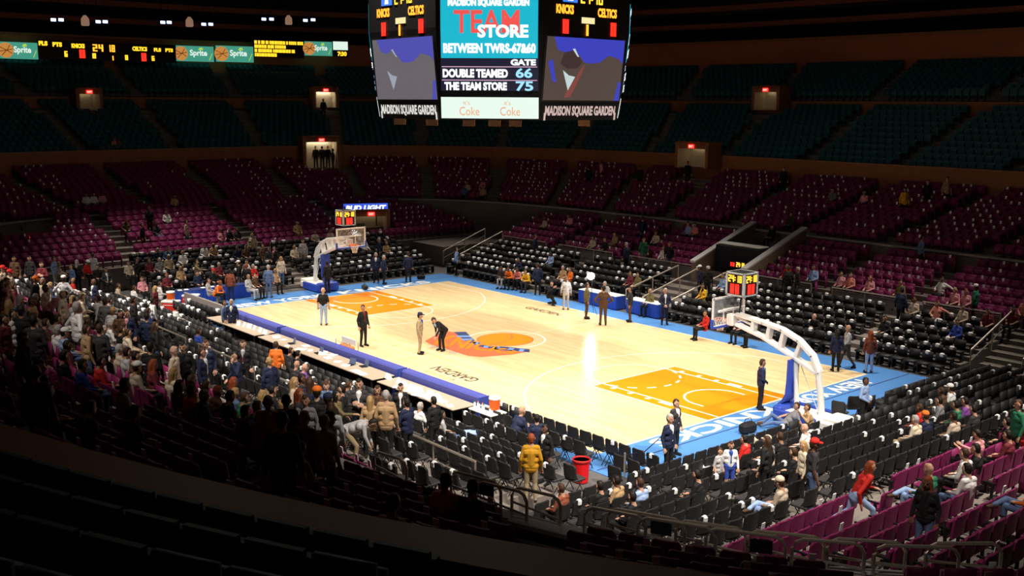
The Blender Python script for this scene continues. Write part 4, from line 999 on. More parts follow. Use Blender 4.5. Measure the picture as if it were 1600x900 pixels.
def basket(s):
    B = 16.8
    root = thing('basketball_hoop', 'portable hoop with white curved arm and blue padded base, ' + ('nearer right-hand basket' if s > 0 else 'far left-hand basket'), 'basketball hoop', (s*B, 0, 0), 0 if s > 0 else math.pi)
    P = lambda x, y, z: (x-B, y, z)
    bs = MB(); bs.bbox(P(17.0, 0, .22), (2.0, 1.15, .34), .05); bs.bbox(P(17.9, 0, .3), (.7, .9, .45), .05)
    bs.build('base', M_rig, root)
    fp = MB(); fp.bbox(P(15.85, 0, .28), (.36, 1.3, .52), .06); fp.build('base_pad', M_pad, root)
    for t in (-1, 1):
        MB().bbox(P(16.6, t*.66, .25), (1.7, .14, .42), .04).build('base_pad', M_pad, root)
    MB().tube([P(17.25, 0, .3), P(17.15, 0, 1.1), P(17.0, 0, 1.98)], .12, 10).build('rear_post', M_rig, root)
    MB().tube([P(16.25, 0, .3), P(16.08, 0, 2.3)], .09, 10).build('front_post', M_rig, root)
    pd = MB()
    pts = [(15.55, .5), (15.75, .62), (15.9, .9), (15.93, 1.4), (15.94, 2.15)]
    for i in range(4):
        (x0, z0), (x1, z1) = pts[i], pts[i+1]; w = .27
        pd.add([P(x0, -w, z0), P(x0, w, z0), P(x1, w, z1), P(x1, -w, z1), P(x0+.13, -w, z0), P(x0+.13, w, z0), P(x1+.13, w, z1), P(x1+.13, -w, z1)],
               [(3, 2, 1, 0), (4, 5, 6, 7), (0, 1, 5, 4), (1, 2, 6, 5), (2, 3, 7, 6), (3, 0, 4, 7)])
    pd.build('post_pad', M_pad, root)
    def chord(pts, w, h):
        mb = MB()
        for i in range(len(pts)-1):
            a, b = Vector(P(pts[i][0], 0, pts[i][1])), Vector(P(pts[i+1][0], 0, pts[i+1][1])); d = b-a
            R = Matrix.Rotation(-math.atan2(d.z, d.x), 3, 'Y')
            mb.bbox((a+b)/2, (d.length+h*.5, w, h), .015, R)
        return mb
    upc = [(17.05, 1.9), (16.78, 2.42), (16.2, 2.86), (15.5, 3.12), (14.7, 3.24), (13.55, 3.36)]
    loc = [(16.98, 1.86), (16.1, 2.22), (14.7, 2.72), (13.55, 2.98)]
    chord(upc, .30, .13).build('arm_upper_beam', M_rig, root)
    chord(loc, .30, .11).build('arm_lower_beam', M_rig, root)
    for (xa, za), (xb, zb) in (((16.3, 2.78), (16.1, 2.25)), ((15.6, 3.07), (15.45, 2.47)), ((15.0, 3.18), (14.9, 2.66)), ((14.3, 3.28), (14.25, 2.84))):
        chord([(xa, za), (xb, zb)], .28, .14).build('arm_web', M_rig, root)
    MB().tube([P(17.1, .0, .5), P(16.1, .25, 2.0)], .015, 6).build('brace_cable', M_rig, root)
    MB().tube([P(13.5, .0, 3.25), P(14.4, .0, 3.0)], .05, 8).build('brace', M_rig, root)
    # backboard
    x0 = 13.105
    gl = MB(); gl.box(P(x0, 0, 3.43), (.02, 1.80, 1.04)); bd = gl.build('backboard_glass', M_glass, root)
    fr = MB()
    for t in (-1, 1): fr.box(P(x0, t*.9, 3.43), (.05, .075, 1.10)); fr.box(P(x0, 0, 3.43+t*.52), (.05, 1.84, .075))
    fr.build('backboard_frame', M_rig, root)
    sq = MB()
    for t in (-1, 1): sq.box(P(x0, t*.28, 3.28), (.03, .055, .46)); sq.box(P(x0, 0, 3.28+t*.22), (.03, .61, .055))
    sq.build('target_square', M_rig, root)
    pdg = MB(); pdg.bbox(P(x0, 0, 2.88), (.11, 1.86, .09), .02)
    for t in (-1, 1): pdg.bbox(P(x0, t*.93, 3.03), (.11, .09, .34), .02)
    pdg.build('backboard_padding', M_pad, root)
    sp = MB(); sp.bbox(P(x0+.18, 0, 3.12), (.30, .34, .42), .03); sp.box(P(x0+.14, 0, 3.5), (.06, 1.5, .08)); sp.build('backboard_bracket', M_rig, root)
    ring = MB(); pts = [P(12.75+.23*math.cos(a), .23*math.sin(a), 3.05) for a in np.linspace(0, 2*math.pi, 25)]
    ring.tube(pts, .014, 6); ring.box(P(13.04, 0, 3.03), (.16, .18, .09)); ring.build('rim', M_rim, root)
    nt = MB()
    for k in range(12):
        for dr in (-1, 1):
            q = []
            for j in range(5):
                a = 2*math.pi*(k/12+dr*j/24); rr = .225-.025*j-(.015 if j > 2 else 0); q.append(P(12.75+rr*math.cos(a), rr*math.sin(a), 3.04-.105*j))
            nt.tube(q, .006, 4)
    nt.build('net', M_net, root)
    pl = MB(); pl.tube([P(13.6, 0, 3.4), P(13.65, 0, 4.1)], .03, 6)
    pl.tube([P(13.65, 0, 4.1), P(14.5, .1, 3.3)], .015, 5); pl.tube([P(13.65, 0, 4.1), P(13.3, .5, 3.9)], .012, 5)
    pl.build('clock_post', M_black, root)
    clock_box(root, P(13.65, 0, 4.52), .78)
    return root
basket(1); basket(-1)

# ------------------------------------------------------------------ hanging scoreboard
SB = thing('hanging_scoreboard', 'black eight-sided scoreboard with lit video screens hanging over centre court', 'scoreboard', (0, 0, 10.2))
M_sbk = mat('scoreboard_black', (0.010, 0.010, 0.011), .5)
def octo(h, c, z):
    return [(h, -c, z), (h, c, z), (c, h, z), (-c, h, z), (-h, c, z), (-h, -c, z), (-c, -h, z), (c, -h, z)]
mb = MB(); vs = octo(5.05, 2.2, 0.0)+octo(5.15, 2.3, .9)+octo(5.42, 2.42, 3.6)+octo(5.42, 2.42, 7.2)
fs = [tuple(range(7, -1, -1)), tuple(range(24, 32))]
for k in range(3):
    for i in range(8): fs.append((k*8+i, k*8+(i+1) % 8, k*8+8+(i+1) % 8, k*8+8+i))
mb.add(vs, fs); mb.build('housing', M_sbk, SB)
V_BLUE = emat('video_blue', (.05, .06, .55), .9); V_BROWN = emat('video_brown', (.085, .058, .05), 1.0); V_DARK = emat('video_shadow', (.05, .03, .028), 1.0); V_LIGHT = emat('video_highlight', (.55, .66, .66), 1.0); V_RED = emat('video_red', (.22, .06, .05), 1.0)
V_GREY = emat('video_grey', (.14, .125, .14), 1.0); V_GBL = emat('video_grey_blue', (.075, .075, .42), 1.0)
E_WHITE = emat('lit_white', (.95, .98, 1.0), 1.4); E_TEAL = emat('lit_teal', (.01, .42, .55), 1.15); E_REDT = emat('lit_red_letters', (.75, .08, .07), 1.2); E_CYAN = emat('lit_cyan', (.35, .75, .95), 1.1)
E_CREAM = emat('lit_cream_panel', (.78, .92, .82), 1.05); E_ORNG = emat('lit_orange_script', (.85, .38, .18), 1.0); E_PINK = emat('lit_pink_line', (.75, .45, .6), 1.0); E_NAVY = emat('lit_dark_panel', (.012, .012, .03), 1.0)
LET = emat('letter_pinkish', (.62, .46, .42), 1.0); LET2 = emat('letter_white', (.75, .72, .68), 1.0); E_PALE = emat('lit_pale_yellow', (.8, .7, .35), 1.2); E_BLU = emat('lit_blue_badge', (.05, .2, .9), 1.2)
def quadp(o, u, v, x0, y0, x1, y1, n, d): 
    o = Vector(o); return [o+u*x0+v*y0+n*d, o+u*x1+v*y0+n*d, o+u*x1+v*y1+n*d, o+u*x0+v*y1+n*d]
def polyp(mb, o, u, v, n, d, pts): return mb.add([Vector(o)+u*p[0]+v*p[1]+n*d for p in pts], [tuple(range(len(pts)))])
for k in range(4):
    a = k*math.pi/2; n = Vector((math.cos(a), math.sin(a), 0)); u = Vector((-math.sin(a), math.cos(a), 0))
    bright = n.x > .5
    # sloping face frame: lower edge .2 further in
    def fpt(x, z): 
        inset = 5.05+.1*z/.9 if z < .9 else 5.15+.27*min(1, (z-.9)/2.7)
        return n*inset+u*x+Vector((0, 0, z))
    def fpoly(mb, d, pts): return mb.add([fpt(*p)+n*d for p in pts], [tuple(range(len(pts)))])
    x0, x1, z0, z1 = -2.18, 2.18, .80, 3.28
    X = lambda s, t: (x0+(x1-x0)*s, z0+(z1-z0)*t)
    # screen as four tiles that follow the sloping face
    fr = MB(); fr.add([fpt(*X(-.02, -.03))+n*.02, fpt(*X(1.02, -.03))+n*.02, fpt(*X(1.02, 1.03))+n*.02, fpt(*X(-.02, 1.03))+n*.02], [(0, 1, 2, 3)])
    fr.build('screen_frame', mat('screen_frame', (.03, .03, .03), .4), SB)
    base = V_BROWN if bright else V_GREY
    scr = fpoly(MB(), .035, [X(0, 0), X(1, 0), X(1, 1), X(0, 1)]).build('video_screen', base, SB)
    bl = MB(); fpoly(bl, .045, [X(.08, 1), X(1, 1), X(1, .62), X(.93, .70), X(.8, .74), X(.68, .62), X(.56, .60), X(.48, .62), X(.42, .72), X(.33, .80), X(.22, .76), X(.14, .8)])
    fpoly(bl, .045, [X(.92, .0), X(.99, .0), X(1, .3), X(.96, .32)]); 
    if bright: fpoly(bl, .045, [X(.03, .6), X(.10, .3), X(.15, .28), X(.08, .65)])
    bl.build('screen_picture', V_BLUE if bright else V_GBL, scr)
    wt = MB(); fpoly(wt, .05, [X(.22, .48), X(.30, .40), X(.38, .38), X(.30, .16)]); fpoly(wt, .05, [X(.32, .82), X(.35, .83), X(.41, .70), X(.39, .70)]); wt.build('screen_picture', V_LIGHT if bright else emat('video_pale', (.32, .36, .42), 1.0), scr)
    if bright:
        rd = MB(); fpoly(rd, .048, [X(.26, .04), X(.34, .06), X(.46, .42), X(.5, .6), X(.44, .5), X(.36, .3), X(.28, .14)]); rd.build('screen_picture', V_RED, scr)
        dk = MB(); fpoly(dk, .047, [X(.18, .58), X(.22, .76), X(.33, .80), X(.41, .70), X(.46, .62), X(.40, .52), X(.28, .5)]); dk.build('screen_picture', V_DARK, scr)
    lt = MB()
    text_quad(lt, 'MADISON SQUARE GARDEN', fpt(-2.0, .12)+n*.03, u*4.0, fpt(0, .58)-fpt(0, .12), .045)
    for s in (-1, 1): lt.add([fpt(s*2.0-.05, .0)+n*.03, fpt(s*2.0+.05, .0)+n*.03, fpt(s*2.0+.05, .3)+n*.03, fpt(s*2.0-.05, .3)+n*.03], [(0, 1, 2, 3)])
    lt.build('lettering', LET if bright else LET2, SB)
    Z = Vector((0, 0, 1))
    text_quad(MB(), 'KNICKS', fpt(-1.75, 4.18)+n*.02, u*.95, Z*.36, .05).build('team_name', LED_A, SB); text_quad(MB(), 'CELTICS', fpt(.55, 4.15)+n*.02, u*1.1, Z*.36, .05).build('team_name', LED_A, SB)
    ck = MB(); led_quad(ck, '24:18', fpt(-.45, 4.64)+n*.02, u*1.3, Z*.52, .22); ck.build('clock_digits', LED_Y, SB)
    bg = MB(); bg.add(quadp(fpt(-1.4, 4.64), u, Z, 0, 0, .8, .5, n, .02), [(0, 1, 2, 3)]); bdg = bg.build('badge', E_BLU, SB)
    bg = MB(); bg.add([fpt(-1.15, 4.7)+n*.03, fpt(-.85, 4.7)+n*.03, fpt(-.9, 4.98)+n*.03, fpt(-1.05, 5.03)+n*.03], [(0, 1, 2, 3)]); bg.build('badge_figure', E_WHITE, bdg)
    led_quad(MB(), '0', fpt(-1.45, 3.42)+n*.05, u*.42, Z*.55, .36).build('score_digit', LED_R, SB); led_quad(MB(), '0', fpt(1.25, 3.42)+n*.05, u*.42, Z*.55, .36).build('score_digit', LED_R, SB)
    pn = MB(); pn.add(quadp(fpt(-.36, 3.86), u, Z, 0, 0, .74, .24, n, .02), [(0, 1, 2, 3)]); pn.build('period_plate', E_PALE, SB)
    p1 = MB(); led_quad(p1, '1', fpt(-.36, 3.38)+n*.06, u*.42, Z*.44, .30); p1.build('period_digit', LED_A, SB)
    # corner face (towards -45 degrees from this side)
    a = a-math.pi/4; n = Vector((math.cos(a), math.sin(a), 0)); u = Vector((-math.sin(a), math.cos(a), 0)); D = (5.42+2.42)/math.sqrt(2)+.05
    def cd(z): return (7.25+.2*z/.9 if z < .9 else 7.45+.39*min(1, (z-.9)/2.7))/math.sqrt(2)+.03
    def q(x0, z0, x1, z1, d=0.0): return [n*(cd(z0)+d)+u*x0+Z*z0, n*(cd(z0)+d)+u*x1+Z*z0, n*(cd(z1)+d)+u*x1+Z*z1, n*(cd(z1)+d)+u*x0+Z*z1]
    def ctext(tx, x, z, ww, hh, bo, d): return text_quad(MB(), tx, n*(cd(z)+d)+u*x+Z*z, u*ww, n*(cd(z+hh)-cd(z))+Z*hh, bo)
    MB().add(q(-1.95, 1.15, 1.95, 3.6)+q(-1.95, 3.6, 1.95, 4.85), [(0, 1, 2, 3), (4, 5, 6, 7)]).build('message_board', E_NAVY, SB)
    MB().add(q(-1.92, 2.42, 1.92, 3.6, .02), [(0, 1, 2, 3)]).build('message_panel', E_TEAL, SB)
    MB().add(q(-1.92, 3.6, 1.92, 4.82, .02), [(0, 1, 2, 3)]).build('message_panel', E_TEAL, SB)
    for tx, x, z, ww, hh, bo in (('MADISON SQUARE GARDEN', -1.62, 4.36, 3.2, .32, .06), ('STORE', -.45, 3.2, 2.0, .50, .04), ('BETWEEN TWRS-67&60', -1.82, 2.6, 3.66, .40, .05), ('GATE', .85, 2.14, 1.0, .24, .05), ('DOUBLE TEAMED', -1.86, 1.66, 2.6, .34, .05), ('THE TEAM STORE', -1.80, 1.17, 2.5, .32, .05)):
        ctext(tx, x, z, ww, hh, bo, .07).build('message_lettering', E_WHITE, SB)
    ctext('TEAM', -1.40, 3.38, 2.6, .88, .02, .05).build('message_lettering', E_REDT, SB)
    ctext('66', 1.05, 1.66, .66, .38, .03, .06).build('gate_number', E_CYAN, SB); ctext('75', 1.05, 1.15, .70, .38, .03, .06).build('gate_number', E_CYAN, SB)
    MB().add(q(-1.9, 2.07, 1.9, 2.1, .03), [(0, 1, 2, 3)]).build('message_rule', E_PINK, SB); MB().add(q(-1.9, 1.55, 1.9, 1.58, .03), [(0, 1, 2, 3)]).build('message_rule', E_PINK, SB)
    MB().add(q(-1.96, .06, 1.96, .90), [(0, 1, 2, 3)]).build('advert_panel', E_CREAM, SB)
    for xx in (-1.22, .42):
        ctext('Coke', xx, .18, .8, .34, 0.0, .03).build('advert_script', E_ORNG, SB)
        ctext("it's", xx+.16, .60, .26, .17, 0.0, .03).build('advert_script', E_ORNG, SB)
# rigging flaps under the board
for x, y in ((2.6, -3.9), (4.0, -2.6), (3.4, -3.2), (1.0, -4.6), (4.7, .6), (-1.2, -4.7)):
    MB().box((x, y, -.14), (.5, .12, .26), Matrix.Rotation(.6, 3, 'Z')).build('lower_flap', mat('tan_flap', (.30, .17, .09), .7), SB)
MB().tube([(0, 0, 7.2), (0, 0, 19.7)], .25, 8).build('hanger', M_black, SB)

# ------------------------------------------------------------------ signs, portals and lamps on the rings
def on_ring(px, py, ab):
    p, n = ring_hit(px, py, ab); ang = math.atan2(-n[1], -n[0]); return p, ang      # ang: direction facing inward
def ringsize(px0, px1, py0, py1, ab):
    p0, a = on_ring(px0, (py0+py1)/2, ab); p1, _ = on_ring(px1, (py0+py1)/2, ab)
    t0, _ = on_ring((px0+px1)/2, py0, ab); t1, _ = on_ring((px0+px1)/2, py1, ab)
    c = (p0+p1)/2; w = np.linalg.norm((p1-p0)[:2]); z0, z1 = t1[2], t0[2]
    d = p1-p0; face = math.atan2(d[1], d[0])     # left-to-right direction as seen from court
    return c, w, z0, z1, face
def sign(name, label, cat, box, ab, back, group=None, depth=.15):
    c, w, z0, z1, f = ringsize(*box, ab)
    r = thing(name, label, cat, (c[0], c[1], z0), f, group)      # local +x runs along the sign, -y faces the court
    MB().box((0, depth/2, (z1-z0)/2), (w, depth, z1-z0)).build('panel', back, r)
    return r, w, z1-z0
def put_text(r, txt, x, z, w, h, m, name='lettering', bold=.03, d=-.02): return text_quad(MB(), txt, (x, d, z), (w, 0, 0), (0, 0, h), bold).build(name, m, r)
def put_led(r, txt, x, z, w, h, m, name='digits', wd=.28): return led_quad(MB(), txt, (x, -.02, z), (w, 0, 0), (0, 0, h), wd).build(name, m, r)
RIB = (57.6, 45.6)
E_GRN = emat('lit_green_advert', (.06, .34, .24), .9); E_BALL = emat('lit_ball_orange', (.62, .26, .06), .9); E_WHT2 = emat('lit_white_script', (.75, .9, .8), 1.0); E_LIME = emat('lit_lime', (.45, .7, .1), .9); E_SEAM = emat('lit_ball_seam', (.2, .06, .01), .6)
SPR = [((0, 59, 66, 92), 'leftmost'), ((275, 334, 72, 96), 'nearest the score panel on its right'), ((338, 396, 72, 97), 'left of the yellow text panel'), ((476, 519, 65, 87), 'right of the yellow text panel')]
for k, (bx, w_) in enumerate(SPR):
    r, w, h = sign('advert_board', 'lit green drink advert board with a basketball, '+w_, 'sign', bx, RIB, E_GRN, 'green advert boards')
    b = MB(); pts = [(-w/2+.33*h+(.46*h)*math.cos(a), -.012, h/2+.46*h*math.sin(a)) for a in np.linspace(0, 2*math.pi, 24, endpoint=False)]; b.add(pts, [tuple(range(24))]); ball = b.build('ball_picture', E_BALL, r)
    b = MB()
    for a in (-.5, .2, .9): b.tube([(-w/2+.33*h-.4*h*math.cos(a), -.02, h/2-.4*h*math.sin(a)), (-w/2+.33*h+.1*h, -.02, h/2+.05*h*a), (-w/2+.33*h+.4*h*math.cos(a), -.02, h/2+.4*h*math.sin(a))], .03, 4)
    b.build('ball_seam', E_SEAM, ball)
    put_text(r, 'Sprite', -w/2+.36*w, h*.26, w*.46, h*.5, E_WHT2, 'script', .03)
    b = MB(); b.add([(w*.08, -.015, h*.74), (w*.22, -.015, h*.76), (w*.2, -.015, h*.92), (w*.12, -.015, h*.9)], [(0, 1, 2, 3)]); b.add([(w*.36, -.015, h*.1), (w*.385, -.015, h*.1), (w*.47, -.015, h*.55), (w*.45, -.015, h*.55)], [(0, 1, 2, 3)]); b.build('advert_highlight', E_LIME, r)
M_sgn = mat('sign_black', (.012, .011, .011), .5)
E_YEL = emat('lit_yellow_text', (1.0, .55, .02), 1.6)
r, w, h = sign('ribbon_scoreboard', 'long black ribbon scoreboard with amber names and red scores, upper left', 'scoreboard', (59, 275, 66, 95), RIB, M_sgn)
def fx(px): return -w/2+w*(px-59)/216.0
def fz(py): return h*(95-py)/29.0
for tx, a0, a1, b0, b1 in (('FLS', 61, 74, 68, 75), ('PTS', 81, 95, 69, 76), ('KNICKS', 109, 129, 70, 77), ('CELTICS', 203, 227, 71, 78), ('FLS', 238, 250, 72, 78), ('PTS', 257, 270, 72, 78)): put_text(r, tx, fx(a0), fz(b1), fx(a1)-fx(a0), fz(b0)-fz(b1), E_YEL, 'lettering', .07)
put_led(r, '24', fx(140), fz(81), fx(158)-fx(140), fz(70)-fz(81), LED_A); put_led(r, '18', fx(163), fz(81), fx(176)-fx(163), fz(70)-fz(81), LED_A)
for tx, a0, a1, b0, b1, m in (('6', 97, 103, 82, 91, E_YEL), ('0', 119, 130, 79, 92, LED_R), ('0', 139, 146, 84, 92, E_YEL), ('1', 168, 173, 87, 94, LED_A), ('0', 190, 196, 85, 93, E_YEL), ('0', 216, 226, 81, 94, LED_R), ('6', 233, 239, 85, 93, E_YEL)): put_led(r, tx, fx(a0), fz(b1), fx(a1)-fx(a0), fz(b0)-fz(b1), m, 'digits', .36)
r, w, h = sign('message_sign', 'black sign filled with lines of yellow lettering, upper left', 'sign', (396, 475, 63, 90), RIB, M_sgn)
mbk = MB(); rg = random.Random(5)
for i, ln in enumerate((.95, .62, .74, .42)):
    x = -w*.48
    while x < -w*.48+w*ln:
        cw = rg.uniform(.12, .34); z = h*(.76-.24*i); mbk.add([(x, -.02, z), (x+cw, -.02, z), (x+cw, -.02, z+h*.19), (x, -.02, z+h*.19)], [(0, 1, 2, 3)]); x += cw+rg.choice((.03, .03, .10))
mbk.build('lettering', E_YEL, r)
r, w, h = sign('clock_sign', 'small pale lit panel with yellow time below, end of the ribbon', 'sign', (520, 544, 65, 89), RIB, M_sgn)
MB().add([(-w*.48, -.02, h*.45), (w*.48, -.02, h*.45), (w*.48, -.02, h), (-w*.48, -.02, h)], [(0, 1, 2, 3)]).build('lit_panel', E_WHT2, r)
put_text(r, '7:30', -w*.2, h*.05, w*.6, h*.3, E_YEL, 'lettering', .06)
# beer advert over the far-left portal
r, w, h = sign('advert_board', 'blue lit beer advert board above the far left portal', 'sign', (537, 606, 318, 331), (WALL[0]-4.9, WALL[1]-4.9), emat('lit_blue_advert', (.04, .10, .72), 1.1))
v, fc = text_geo('BUD LIGHT', .05); mbt = MB(); mbt.add([(-w*.46+w*.90*p[0]+.12*h*p[1], -.02, h*.2+h*.62*p[1]) for p in v], fc); mbt.build('lettering', emat('lit_white_advert', (.9, .95, 1), 1.5), r)
b = MB(); b.add([(-w/2, -.015, 0), (-w/2+w*.10, -.015, 0), (-w/2+w*.0, -.015, h*.9)], [(0, 1, 2)]); b.build('advert_corner', M_sgn, r)
for sx in (-.4, .4): MB().box((sx*w*.6, .1, -.5), (.08, .08, 1.0)).build('bracket', M_black, r)
# lit passages
M_cream = mat('cream_passage', (.62, .55, .40), .7)
E_EXIT = emat('lit_exit_red', (1.0, .03, .02), 3.0); E_TUBE = emat('passage_lamp', (1.0, .92, .72), 14.0)
def portal(px, pyt, pyb, w, ab, label, depth=1.6, lamp=True, exit_=True, power=1.0):
    pb, ang = on_ring(px, pyb, ab); pt, _ = on_ring(px, pyt, ab); h = max(1.6, pt[2]-pb[2])
    r = thing('portal', label, 'portal', (pb[0], pb[1], pb[2]), ang+math.pi/2)        # -y faces the court
    o = MB(); o.box((-w/2-.12, 0, h/2), (.24, depth, h)); o.box((w/2+.12, 0, h/2), (.24, depth, h)); o.box((0, 0, h+.12), (w+.48, depth, .24)); o.box((0, -depth/2+.04, h+.02), (w, .08, .5)); o.build('frame', M_brown, r)
    o = MB(); o.box((0, depth/2-.05, h/2), (w, .1, h)); o.box((-w/2+.03, 0, h/2), (.06, depth, h)); o.box((w/2-.03, 0, h/2), (.06, depth, h)); o.build('inner_wall', M_cream, r)
    if lamp: MB().box((0, depth/2-.3, h-.16), (w*.7, .12, .06)).build('lamp', E_TUBE if power >= 1 else emat('passage_lamp_dim', (1.0, .85, .55), 14*power), r)
    if exit_:
        e = MB().box((0, -depth/2-.06, h-.06), (.46, .06, .26)).build('exit_sign', E_EXIT, r); text_quad(MB(), 'EXIT', (-.17, -depth/2-.10, h-.13), (.34, 0, 0), (0, 0, .14), .03).build('lettering', emat('exit_letters', (1, .6, .5), 1.5), e)
    return r, h
portal(500, 217, 266, 2.6, (FAS[0]-.9, FAS[1]-.9), 'bright doorway with people standing in it, upper left')
portal(507, 140, 168, 1.9, (T1B[0]-.9, T1B[1]-.9), 'small bright doorway high above the standing group, upper left')
portal(1204, 140, 172, 2.0, (T1B[0]-.9, T1B[1]-.9), 'dim doorway with red exit light, right of the scoreboard', power=.12)
portal(1090, 229, 262, 2.4, (FAS[0]-.9, FAS[1]-.9), 'dim yellowish doorway with red exit light above the far stand', power=.08)
portal(136, 156, 174, 1.6, (T1B[0]-.9, T1B[1]-.9), 'pale small doorway high at the far left', power=.3)
portal(578, 341, 366, 2.2, (WALL[0]-4.6, WALL[1]-4.6), 'dark doorway with red exit light under the blue beer advert', power=.06)
portal(36, 375, 412, 2.4, (WALL[0]-.8, WALL[1]-.8), 'doorway with red exit light behind the crowd, far left', power=.2)
# floodlights, then pale hanging objects given a faint glow
E_LMP = emat('floodlight_lens', (.45, .6, 1.0), 5.0)
k = 0
for (x, y) in ((83, 31), (95, 31), (153, 34), (164, 34), (254, 35), (264, 35), (318, 38), (329, 38), (412, 30), (424, 30), (477, 32), (489, 31)):
    p, ang = on_ring(x, y, (60, 48)); k += 1
    nth = ['first', 'second', 'third', 'fourth', 'fifth', 'sixth', 'seventh', 'eighth', 'ninth', 'tenth', 'eleventh', 'twelfth'][k-1]
    r = thing('floodlight', 'blue-white floodlight above the ribbon scoreboard, %s from the left' % nth, 'lamp', tuple(p), ang+math.pi/2, 'floodlights above the ribbon scoreboard')
    MB().bbox((0, .1, 0), (.55, .3, .36), .05).build('housing', M_black, r); MB().box((0, -.07, 0), (.42, .03, .24)).build('lens', E_LMP, r); MB().tube([(0, .15, .15), (0, .15, 2.0)], .03, 5).build('hanger', M_black, r)
for i, (x, y) in enumerate(((133, 33), (296, 35), (451, 32))):
    p, ang = on_ring(x, y, (60, 48))
    r = thing('hanging_object', 'warm dim hanging lamp above the ribbon scoreboard, '+['leftmost', 'middle', 'rightmost'][i]+' one', 'lamp', tuple(p), ang+math.pi/2, 'warm hanging lamps')
    MB().lathe([(.12, .5), (.34, .2), (.36, -.3), (.30, -.4)], 12).build('hanging_shell', emat('warm_glow_shell', (.30, .17, .11), .8), r); MB().tube([(0, 0, .4), (0, 0, 2.4)], .03, 5).build('hanger', M_black, r)  # faint warm emission put into these pale objects so they show

# ------------------------------------------------------------------ rails, stairs, parapets
def rail(name, label, pts, h, group=None, r_=.035, posts=True, mid=False):
    o = Vector(pts[0]); root = thing(name, label, 'railing', o, 0, group)
    P = [Vector(p)-o for p in pts]; up = Vector((0, 0, h))
    MB().tube([p+up for p in P], r_, 7).build('handrail', M_steel, root)
    if mid: MB().tube([p+up*.5 for p in P], r_*.7, 6).build('mid_rail', M_steel, root)
    if posts:
        d = [(P[i+1]-P[i]).length for i in range(len(P)-1)]
        for i in range(len(P)-1):
            n = max(1, round(d[i]/1.8))
            for q in range(n+(i == len(P)-2)):
                b = P[i].lerp(P[i+1], q/n); MB().tube([b, b+up], r_*.8, 6).build('post', M_steel, root)
    return root
cuts = [-17.5]+[v for a in (-12.6, -6.6) for v in (a-.6, a+.6)]+[VOM[0], VOM[1], 6.8, 8.0, 11.6, 12.8, 16.4]
segn = ['first', 'second', 'third', 'fourth', 'fifth', 'sixth', 'seventh']
for i in range(0, len(cuts), 2):
    x0, x1 = cuts[i], cuts[i+1]
    rr = rail('guard_rail', 'tan rail fronting the far magenta rows, %s section from the left' % segn[i//2], [(x0, 14.75, 1.08), (x1, 14.75, 1.08)], .88, 'far guard rails')
    MB().box(((x1-x0)/2, .06, .38), (x1-x0, .04, .76)).build('panel', M_wall, rr)
cutn = [-17, -12.6, -11.4, -6.8, -5.6, -1.1, .1, 4.6, 5.8, 10.2, 11.4, 16.8]
for i in range(0, len(cutn), 2):
    rr = rail('guard_rail', 'steel rail fronting the near magenta rows, %s section from the left' % segn[i//2], [(cutn[i], -14.75, 1.0), (cutn[i+1], -14.75, 1.0)], .95, 'near guard rails', mid=True)
for i, yy in enumerate(((-8.2, -.8), (.4, 8.4))):
    rail('guard_rail', 'rail between black and magenta rows at the left end, '+('nearer' if i == 0 else 'farther')+' section', [(-23.55, yy[0], 1.3), (-23.55, yy[1], 1.3)], .7, 'left end rails')
# sloping handrails on the far stand steps
for i, (x, a, b) in enumerate(((-1.5, 10.0, 14.2), (-.1, 9.8, 14.2), (1.75, 9.6, 14.3))):
    z0 = .18*int((a-9.2)/.8); z1 = 1.08
    rail('handrail', 'pale sloping handrail on the far stand steps, %s from the left' % segn[i], [(x, a, z0), (x, b, z1)], .86, 'sloping handrails', .04)
def stairs(name, label, x0, x1, y0, ztop, n, dep=.5):
    r = thing(name, label, 'stairs', ((x0+x1)/2, y0, 0))
    for i in range(n):
        z = ztop*(i+1)/n; MB().box((0, dep*i+dep/2+.02, z/2), (x1-x0, dep, z)).build('step', M_conc, r)
        MB().box((0, dep*i+.03, z+.004), (x1-x0, .06, .012)).build('step_edge', mat('pale_step_edge', (.50, .43, .34), .7), r)
    return r
stairs('stairs', 'concrete stairs at the far right corner beside the end stand', 17.1, 19.1, 11.1, 1.3, 7)
stairs('stairs', 'concrete stairs at the far left corner with slanted rails', -19.2, -17.4, 11.1, 1.3, 7)
for i, (x, c) in enumerate(((17.05, 'far right'), (19.15, 'far right'), (-19.25, 'far left'), (-17.35, 'far left'))):
    rail('handrail', 'slanted double handrail on the %s corner stairs, %s side' % (c, 'left' if i % 2 == 0 else 'right'), [(x, 10.9, .1), (x, 14.5, 1.35)], .95, 'corner stair handrails', .04, mid=True)
# concrete corners
for nm, x0, x1, y0, y1, z in (('wall_corner_right', 17.0, 22.0, 14.8, 15.6, 1.4), ('wall_corner_left', -23.0, -19.4, 11.0, 16.5, 1.3)):
    struct(MB().box(((x0+x1)/2, (y0+y1)/2, z/2), (x1-x0, y1-y0, z)).build(nm, M_wall))
